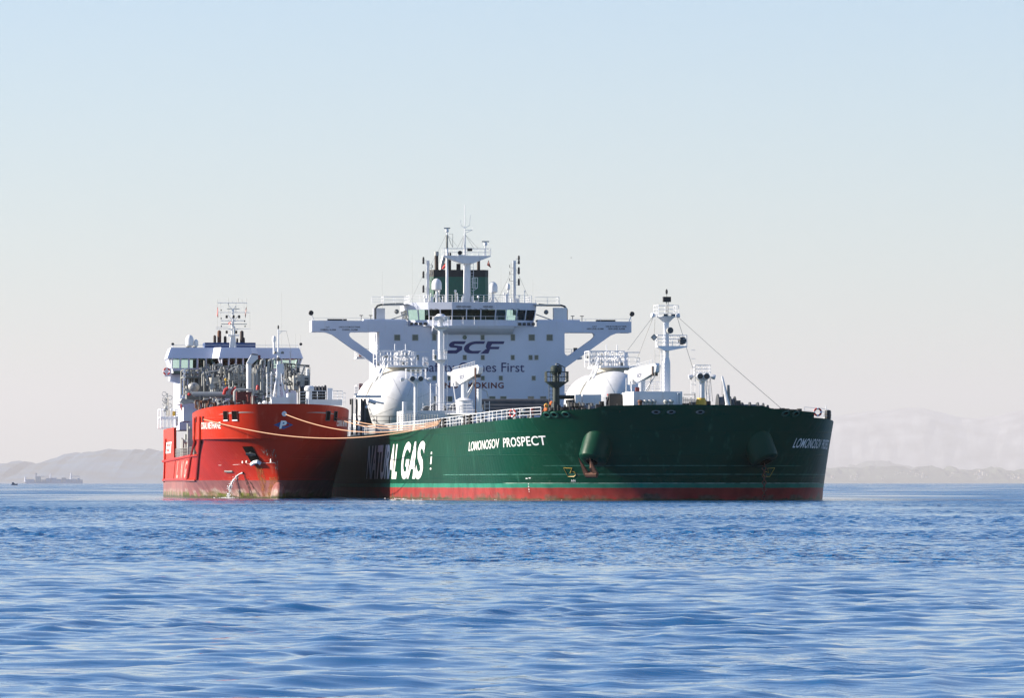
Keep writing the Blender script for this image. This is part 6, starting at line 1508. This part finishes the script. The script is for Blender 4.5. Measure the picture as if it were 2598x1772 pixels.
# big black rope reel
t = 100; p = b1(1835, 1160, t); r = Zb(1070, t) - p.z; w = abs(Yb(1995, t) - Yb(1675, t))
rl = MB().lathe((t, p.y - w / 2, p.z - .2), [(r * 1.0, 0), (r * 1.12, .1), (r * 1.12, .22), (r * .9, .25), (r * .9, w - .25), (r * 1.12, w - .22), (r * 1.12, w - .05), (r, w)], (0, 1, .0), 26).build('hose_drum', M['black'], bunker)
for k in range(7): MB().torus((t, p.y - w / 2 + .5 + k * (w - 1.0) / 6, p.z - .2), r * .93, .09, (0, 1, 0), 26).build('hose_turn', M['dark_grey'], rl)
MB().box(t - .5, t + .5, p.y - w / 2, p.y + w / 2, 9.6, p.z - r * .6).build('drum_cradle', M['dark_grey'], rl)
t = 106; p = b1(1798, 1250, t); z1 = Zb(1085, t)
MB().lathe((t, p.y, p.z - .6), [(.33, 0), (.33, z1 - p.z - .1), (.57, z1 - p.z - .02), (.6, z1 - p.z + .3), (.45, z1 - p.z + .52), (.15, z1 - p.z + .6)], n=20).build('mushroom_vent', M['white'], bunker)
bbox('bow_breakwater', 1790, 1250, 2180, 1316, 110, 109.6, 'white'); bbox('bow_breakwater', 2010, 1118, 2068, 1282, 109, 108.2, 'white')
def brail(pts, t, name='fore_railing', **k):
    P = [b1(x, y, t) for x, y in pts]; MB().rail(P, **k).build(name, M['white'], bunker)
a = Zb(1150, 110.5) - Zb(1250, 110.5)
brail([(1795, 1250), (1990, 1250)], 110.2, h=a, rails=3, gap=1.1, r=.04); brail([(2070, 1250), (2180, 1250)], 110.2, h=a, rails=3, gap=.5, r=.04); brail([(1688, 1305), (1760, 1300)], 110, h=Zb(1165, 110) - Zb(1305, 110), rails=4, gap=.5, r=.04)
brail([(2185, 1330), (2215, 1330)], 106, h=1.6, rails=3, gap=.4)
p = b1(1500, 1378, 119); g = 1
MB().lathe(badge_pt(b2(1508, 195, 119.4).y, 9.95, -.05), [(.3, 0), (.3, .12), (.18, .16)], (1, .3, 0), 14).build('bow_chock', M['white'], fore)
# ================================================================ THINGS ON AND ABOUT THE SHIPS
def world(p, yoff=0.0):
    a, ox, oy = (PHB, BBX, BBY) if yoff else (PHI, BX, BY); c, s = math.cos(a), math.sin(a); x, y = p[0], p[1]
    return Vector((ox + c * x - s * y, oy + s * x + c * y, p[2]))
# mooring lines from the bunker ship's bow to the tanker's roller fairleads
def rope(a, b, sag, label, bear=0.0):
    n = 48; o = (a + b) / 2; pts = []
    for i in range(n + 1):
        u = i / n; p = a.lerp(b, u); p.z -= 4 * sag * u * (1 - u); q = u / .2 if u < .2 else (1 - u) / .8; p += Vector((math.cos(PHI), math.sin(PHI), 0)) * bear * q ** .6; pts.append(p - o)
    return tag(MB().pipe(pts, .052, 6).build('mooring_rope', M['rope'], loc=o), label, 'rope', 'mooring ropes between the two ships')
def on_bunker(px, z, side):
    g = BH.find(px, z, side, BYO); return world(BH.pt(g, z, side) + BH.normal(min(.98, g), z, side) * .05, BYO)
def on_rail(px, up=.5):
    g = TH_.find(px, 8, -1, 0); p = TH_.pt(g, t_top(g) + up, -1); p.y += .2; return world(p)
rope(on_bunker(518, 9.4, -1), on_rail(1107, .35), 1.85, 'longest mooring rope, crossing the whole red bow from the ports near its ship name', 4.6)
rope(world(badge_pt(b2(1512, 195, 119.4).y, 9.95, .1), BYO), on_rail(1109, .5), 1.5, 'mooring rope leaving the white chock above the blue badge on the red bow')
rope(on_bunker(851, 9.5, 1), on_rail(1111, .65), .95, 'mooring rope leaving the red bow lowest at its far edge, below the twin ports')
rope(on_bunker(868, 9.6, 1), on_rail(1113, .8), .8, 'topmost of the mooring ropes at the green hull end, shortest of the set')

def lifebuoy(p, axis, label, r=.36):
    e = empty('lifebuoy', p); tag(e, label, 'lifebuoy')
    MB().torus((0, 0, 0), r, .1, axis, 20).build('ring', M['red'], e)
    d = Vector(axis).normalized(); a = d.orthogonal().normalized(); b = d.cross(a)
    for k in range(4):
        q = (a * math.cos(k * math.pi / 2 + .8) + b * math.sin(k * math.pi / 2 + .8)) * r
        MB().tube(q - q.cross(d).normalized() * .09, q + q.cross(d).normalized() * .09, .112, n=8).build('band', M['white'], e)
g = TH_.find(1300, 8, -1, 0); p = TH_.pt(g, t_top(g) + .62, -1); p.y += .12; lifebuoy(world(p), (-.6, -.8, 0), 'red and white lifebuoy hung on the white rail above the word PROSPECT')
g = TH_.find(2070, 8.2, 1, 0); p = TH_.pt(g, t_top(g) + .6, 1); p.y -= .15; lifebuoy(world(p), (0, -1, 0), 'red and white lifebuoy on the short rail at the far end of the green bow')
p = b1(150, 925, 26); lifebuoy(world((26, p.y, p.z), BYO), (.3, -1, 0), 'lifebuoy on the bridge wing of the red ship', .42)

def flag(p, poly, m, label, stripes=None, sway=.08):
    """a small hanging flag with folds; poly in (across, up) metres from its head"""
    b = MB(); n = 5; top, bot = poly[0], poly[1]
    for k in range(n + 1):
        for j in range(n + 1):
            u, w = k / n, j / n; x = (poly[0][0] * (1 - u) + poly[1][0] * u) * (1 - w) + (poly[3][0] * (1 - u) + poly[2][0] * u) * w
            z = (poly[0][1] * (1 - u) + poly[1][1] * u) * (1 - w) + (poly[3][1] * (1 - u) + poly[2][1] * u) * w
            b.v.append((x, sway * math.sin(4 * u + 3 * w), z))
    for k in range(n):
        for j in range(n): b.f.append((k * (n + 1) + j, k * (n + 1) + j + 1, (k + 1) * (n + 1) + j + 1, (k + 1) * (n + 1) + j)); b.sm.append(True)
    return tag(b.build('flag', M[m], loc=p), label, 'flag')
p = at(1239, 661, -6); flag(world(p), [(0, 0), (.05, 0), (.38, -1.05), (-.2, -.65)], 'dark_red', 'small dark red pennant flying beside the green funnel')
p = at(1128, 668, -20); flag(world(p), [(0, 0), (.3, .05), (.0, -.85), (-.45, -.8)], 'red', 'red and white flag drooping in front of the exhaust pipes')
p = b1(738, 180, 13.5); flag(world(p, BYO), [(-.03, 0), (.05, 0), (.1, -1.45), (-.12, -1.2)], 'red', 'narrow red flag on the near side of the red ship\'s mast')
p = b1(1072, 180, 13.5); flag(world(p, BYO), [(-.05, 0), (.06, 0), (-.12, -1.5), (-.26, -1.0)], 'maroon', 'dark furled flag on the tanker side of the red ship\'s mast')
p = b1(885, 352, 15); flag(world(p, BYO), [(-.15, 0), (.05, .08), (.05, -.35), (-.2, -.4)], 'red', 'little red flag at the middle of the red ship\'s mast')

# ---- crew
M['skin'] = mat('skin', (.42, .24, .17), .6, var=.05); M['overall_dark'] = mat('dark_overall_cloth', (.02, .025, .045), .85, var=.2, scale=8); M['overall_orange'] = mat('orange_overall_cloth', (.45, .12, .03), .85, var=.2, scale=8)
def person(loc, rz, cloth, helmet, label, lean=0.0, reach=.4):
    J = {'pelvis': (0, 0, .95), 'belly': (.02 + lean * .2, 0, 1.12), 'chest': (.03 + lean * .5, 0, 1.34), 'neck': (.04 + lean * .8, 0, 1.50), 'head': (.06 + lean, 0, 1.60), 'crown': (.06 + lean, 0, 1.72)}
    rad = {'pelvis': .16, 'belly': .145, 'chest': .165, 'neck': .062, 'head': .092, 'crown': .085}
    E = [('pelvis', 'belly'), ('belly', 'chest'), ('chest', 'neck'), ('neck', 'head'), ('head', 'crown')]
    for s, k in ((1, 'a'), (-1, 'b')):
        for nm, c, r in (('hip', (0, s * .1, .88), .10), ('knee', (.03, s * .11, .50), .07), ('ankle', (-.01, s * .12, .09), .05), ('toe', (.17, s * .14, .045), .045),
                         ('shoulder', (.03 + lean * .5, s * .19, 1.40), .07), ('elbow', (.02 + lean * .5 + reach * .25, s * .26, 1.14), .052), ('wrist', (.12 + lean * .5 + reach * .6, s * .22, 1.0 + reach * .2), .038), ('hand', (.2 + lean * .5 + reach * .62, s * .2, .98 + reach * .2), .04),
                         ('thumb', (.19 + lean * .5 + reach * .62, s * .14, 1.0 + reach * .2), .016)): J[nm + k] = c; rad[nm + k] = r
        E += [('pelvis', 'hip' + k), ('hip' + k, 'knee' + k), ('knee' + k, 'ankle' + k), ('ankle' + k, 'toe' + k), ('chest', 'shoulder' + k), ('shoulder' + k, 'elbow' + k), ('elbow' + k, 'wrist' + k), ('wrist' + k, 'hand' + k), ('wrist' + k, 'thumb' + k)]
        for f in range(4):
            J[f'finger{f}{k}'] = (.29 - .015 * abs(f - 1) + lean * .5 + reach * .62, s * (.165 + f * .022), .96 + reach * .2); rad[f'finger{f}{k}'] = .011; E.append(('hand' + k, f'finger{f}{k}'))
    names = list(J); me = bpy.data.meshes.new('person'); me.from_pydata([J[n] for n in names], [(names.index(a), names.index(b)) for a, b in E], [])
    o = bpy.data.objects.new('person', me); COL.objects.link(o)
    md = o.modifiers.new('skin', 'SKIN'); md.use_smooth_shade = True
    for i, n in enumerate(names): me.skin_vertices[0].data[i].radius = (rad[n], rad[n])
    me.skin_vertices[0].data[0].use_root = True
    sb = o.modifiers.new('smooth', 'SUBSURF'); sb.levels = 1; sb.render_levels = 1
    dg = bpy.context.evaluated_depsgraph_get(); dg.update(); m2 = bpy.data.meshes.new_from_object(o.evaluated_get(dg)); bpy.data.objects.remove(o)
    m2.materials.clear(); m2.materials.append(M[cloth]); m2.materials.append(M['skin']); m2.materials.append(M['black'])
    for q in m2.polygons:
        c = q.center; q.material_index = 1 if (c.z > 1.49 or (c.x > .1 + lean * .5 + reach * .58 and c.z > .7 and abs(c.y) > .1)) else 2 if c.z < .12 else 0
    o = bpy.data.objects.new('person', m2); COL.objects.link(o); o.location = loc; o.rotation_euler = (0, 0, rz); tag(o, label, 'person')
    hc = (.05 + lean, 0, 1.68); MB().dome(hc, .125, .13, 14, .02).lathe((hc[0] + .03, 0, 1.675), [(.15, 0), (.15, .015)], n=14).build('helmet', M[helmet], o)
    for s in (1, -1): MB().ball((.145 + lean, s * .032, 1.64), .011, 6).build('eye', M['black'], o)
    MB().tube((.135 + lean, 0, 1.64), (.168 + lean, 0, 1.60), .012, .018, 6).build('nose', M['skin'], o)
    MB().tube((.14 + lean, -.025, 1.56), (.14 + lean, .025, 1.56), .008, n=6).build('mouth', M['dark_red'], o)
    return o
p = at(1541, 1000, 187); person(world((187, p.y, 9.35)), PHI + .6, 'overall_dark', 'red', 'person in dark overalls and a red helmet working by the black windlass', .05)
p = at(1386, 1020, 178); person(world((178, p.y, 8.35)), PHI - .9, 'overall_orange', 'red', 'person in orange overalls and a red helmet near the dark green vent post', .08)
MB().box(186, 188, at(1541, 1000, 187).y - 1.0, at(1541, 1000, 187).y + .7, 8.4, 9.35).build('winch_stage', M['dark_grey'], tanker)
p = at(1315, 806, -1.2); person(world((-1.2, p.y, ZB0 + .2)), PHI, 'overall_dark', 'black', 'dark clothed person standing inside the bridge window', 0, .1)

# ---- discharge water from the red ship's side
M['foam'] = mat('white_water', (.75, .77, .78), .6, var=.25, scale=5)
rr = random.Random(4); src = hp(1035, 908, .1); end = hp(955, 1190, .6); pts = []
for i in range(22):
    u = i / 21; p = src.lerp(end, u ** .62); p.z = src.z + (.02 - src.z) * u ** 1.25; p += Vector((0, rr.uniform(-.05, .05) * u, 0)); p.y -= .55 * math.sin(u * 2.2); pts.append(world(p, BYO))
b = MB(); b.pipe(pts[:8], .07, 6); b.pipe(pts[7:15], .06, 6); b.pipe([q + Vector((.12, 0, 0)) for q in pts[10:]], .04, 5)
for k in range(170):
    q = rr.choice(pts[4:] + pts[10:]); b.ball(q + Vector((rr.gauss(0, .12), rr.gauss(0, .12), rr.uniform(-.3, .2))), rr.uniform(.02, .075), 5)
for k in range(50): b.ball(pts[-1] + Vector((rr.gauss(0, .7), rr.gauss(-.2, .6), rr.uniform(-.02, .06))), rr.uniform(.03, .08), 5)
tag(b.build('water_jet', M['foam']), kind='stuff')
# wash and small foam along the tanker's lit waterline
b = MB()
for k in range(150):
    px = 985 + 470 * rr.random() ** 1.6 if rr.random() < .75 else rr.uniform(1850, 2092); sd = -1 if px < 1700 else 1; g = TH_.find(px, .1, sd, 0) if k % 7 == 0 or k == 0 else g
    p = TH_.pt(min(.98, g + rr.uniform(-.03, .03)), .0, sd) + TH_.normal(min(.97, g), .1, sd) * rr.uniform(.0, .9); b.ball(world(p) + Vector((0, 0, rr.uniform(-.05, .03))), rr.uniform(.03, .09), 5)
tag(b.build('foam', M['foam']), kind='stuff')

# ---- far off
def wx(px, Y): return (px - CX) * Y / F
def wz(py, Y): return CAMH + (HY - py) * Y / F
Y = 29000
cs = empty('container_ship', (wx(136, Y), Y, 0)); tag(cs, 'hazy container ship low on the horizon in front of the long hill', 'ship')
def zx(z): return wx(z * .18072, Y) - wx(136, Y)
def zz(z): return wz(1100 + z * .18072, Y)
M['hazed_grey'] = mat('hazed_ship_paint', (.48, .50, .58), .7, var=.2, scale=.02); M['hazed_red'] = mat('hazed_container_red', (.58, .52, .52), .7, var=.3, scale=.05); M['hazed_blue'] = mat('hazed_container_blue', (.48, .52, .6), .7, var=.3, scale=.05); M['pale_ship'] = mat('pale_ship_paint', (.5, .5, .5), .7)  # hull and container colours paled to carry the distance haze
hb = [(zx(350), zz(684)), (zx(1160), zz(684)), (zx(1150), -6), (zx(362), -6)]
MB().prism(hb, 'y', -20, 20).build('hull', M['hazed_grey'], cs)
for i, (a, c, t) in enumerate(((360, 490, 648), (582, 643, 652), (647, 714, 632), (722, 795, 628), (798, 858, 646), (868, 930, 626), (932, 1000, 646), (1010, 1078, 642), (1088, 1120, 632), (1122, 1156, 652))):
    MB().box(zx(a), zx(c), -18, 18, zz(684) + .1, zz(t)).build('container_stack', M[('hazed_blue', 'hazed_red', 'hazed_blue', 'hazed_grey')[i % 4]], cs)
br_ = MB().box(zx(502), zx(570), -19, 19, zz(684) + .1, zz(605)).build('bridge_block', M['pale_ship'], cs); MB().box(zx(500), zx(520), -6, 6, zz(605), zz(562)).build('funnel', M['hazed_red'], br_)
for x, t in ((355, 610), (709, 570), (996, 560)): MB().tube((zx(x), 0, zz(684)), (zx(x), 0, zz(t)), 7, 3, 8).build('mast', M['hazed_grey'], cs)
for x0, x1 in ((580, 705), (1000, 1120)): MB().tube((zx(x0), 0, zz(606)), (zx(x1), 0, zz(606)), 2.0, n=6).build('crane_boom', M['hazed_grey'], cs)
Y = 5200; mb_ = empty('motor_boat', (wx(36.5, Y), Y, 0)); tag(mb_, 'tiny dark motor boat at the far left edge of the sea', 'boat')
M['boat_blue'] = mat('boat_paint', (.06, .10, .16), .5)
b = MB(); st = [(-2.7, .5, .9), (-1.2, .9, .9), (.8, .95, 1.0), (2.0, .7, 1.25), (2.9, .08, 1.5)]
for x, w, h in st: b.v += [(x, -w, h), (x, -w * .7, -.3), (x, w * .7, -.3), (x, w, h)]
for i in range(len(st) - 1):
    for j in range(4): b.f.append((i * 4 + j, (i + 1) * 4 + j, (i + 1) * 4 + (j + 1) % 4, i * 4 + (j + 1) % 4)); b.sm.append(False)
b.f += [(0, 1, 2, 3), (19, 18, 17, 16)]; b.sm += [False, False]; b.build('hull', M['boat_blue'], mb_)
MB().prism([(-2.2, .9), (-2.1, 2.5), (-.9, 2.6), (.3, 1.6), (.9, 1.0)], 'y', -.75, .75).build('cabin', M['boat_blue'], mb_)
MB().prism([(-.75, 2.35), (.1, 1.7), (.2, 1.62), (-.6, 2.3)], 'y', -.6, .6).build('windscreen', M['glass'], mb_)

# houses along the far right-hand shore, pale among the trees
M['far_wall'] = mat('pale_house_wall', (.72, .66, .58), .8, var=.1, scale=.1); M['far_roof'] = mat('tiled_roof', (.34, .2, .14), .8, var=.2, scale=.2)
PR = [(2000, 1192), (2090, 1190), (2120, 1186), (2180, 1187), (2260, 1187), (2300, 1188), (2350, 1187), (2400, 1190), (2450, 1195), (2480, 1190), (2530, 1189), (2560, 1195), (2620, 1190)]
first = None; rr = random.Random(17); k = 0
spots = [(rr.gauss(cx, sx_), rr.uniform(y0, y1), rr.uniform(3.5, 8)) for cx, sx_, y0, y1, n in ((2490, 9, 1195, 1203, 9), (2484, 3, 1207, 1216, 3), (2300, 12, 1197, 1210, 8), (2420, 12, 1200, 1212, 6), (2580, 14, 1203, 1215, 8), (2110, 7, 1206, 1214, 4), (2345, 10, 1196, 1214, 5), (2200, 40, 1200, 1216, 5)) for _ in range(n)]
for px, py, w in spots:
    if not 2095 < px < 2598: continue
    h = np.interp(px, [q[0] for q in PR], [HY - q[1] for q in PR]); base = HY - (py + 2)
    f = .62 * 2 / math.pi * math.asin(min(.98, max(.03, base / h))); Y = 90000 + 7000 * (f - .62) - 110
    W_, H_ = w * Y / F, rr.uniform(2.2, 4.5) * Y / F
    e = empty('shore_house', (wx(px, Y), Y, wz(py + 2, Y))); where = ('beside the end of the green bow' if px < 2150 else 'low on the shore between the bow and the first cluster' if px < 2270 else 'in the wide cluster under the small peak' if px < 2375 else 'in the loose row right of the middle cluster' if px < 2460 else 'in the tight bright cluster on the far right shore' if px < 2535 else 'at the outermost end of the far shore')
    tag(e, 'tiny pale hazy house ' + where, 'house', 'pale houses on the far shore')
    MB().box(-W_ / 2, W_ / 2, 0, 45, -50, H_).build('wall', M['far_wall'], e)
    MB().prism([(-W_ / 2 - .5, H_ + .05), (W_ / 2 + .5, H_ + .05), (W_ * .3, H_ + 7), (-W_ * .3, H_ + 7)], 'y', -.5, 45.5).build('roof', M['far_roof'], e)

# gull
Y = 2000; gl_ = empty('gull', (wx(1448.7, Y), Y, wz(652.5, Y))); tag(gl_, 'single small dark gull flying in the empty sky to the upper side of the bridge', 'bird')
bd = MB().lathe((-.06, 0, -.32), [(.02, 0), (.09, .15), (.11, .3), (.07, .5), (.02, .62)], (.35, .5, .2), 10).build('body', M['dark_grey'], gl_)
for s in (1, -1):
    P = [(0, 0, 0), (.22 * s, .05, .34 * s + (.05 if s < 0 else 0)), (.34 * s, -.05, .62 * s)]
    MB().add([(0, -.12, .02), (0, .16, .02), P[1], (P[1][0], P[1][1] - .24, P[1][2]), P[2]] + [(0, -.12, -.02), (0, .16, -.02), (P[1][0], P[1][1], P[1][2] - .03), (P[1][0], P[1][1] - .24, P[1][2] - .03)],
             [(0, 1, 2, 3), (3, 2, 4), (5, 8, 7, 6), (8, 4, 7), (0, 3, 8, 5), (1, 6, 7, 2), (3, 4, 8), (2, 7, 4), (0, 5, 6, 1)]).build('wing', M['dark_grey'], gl_)
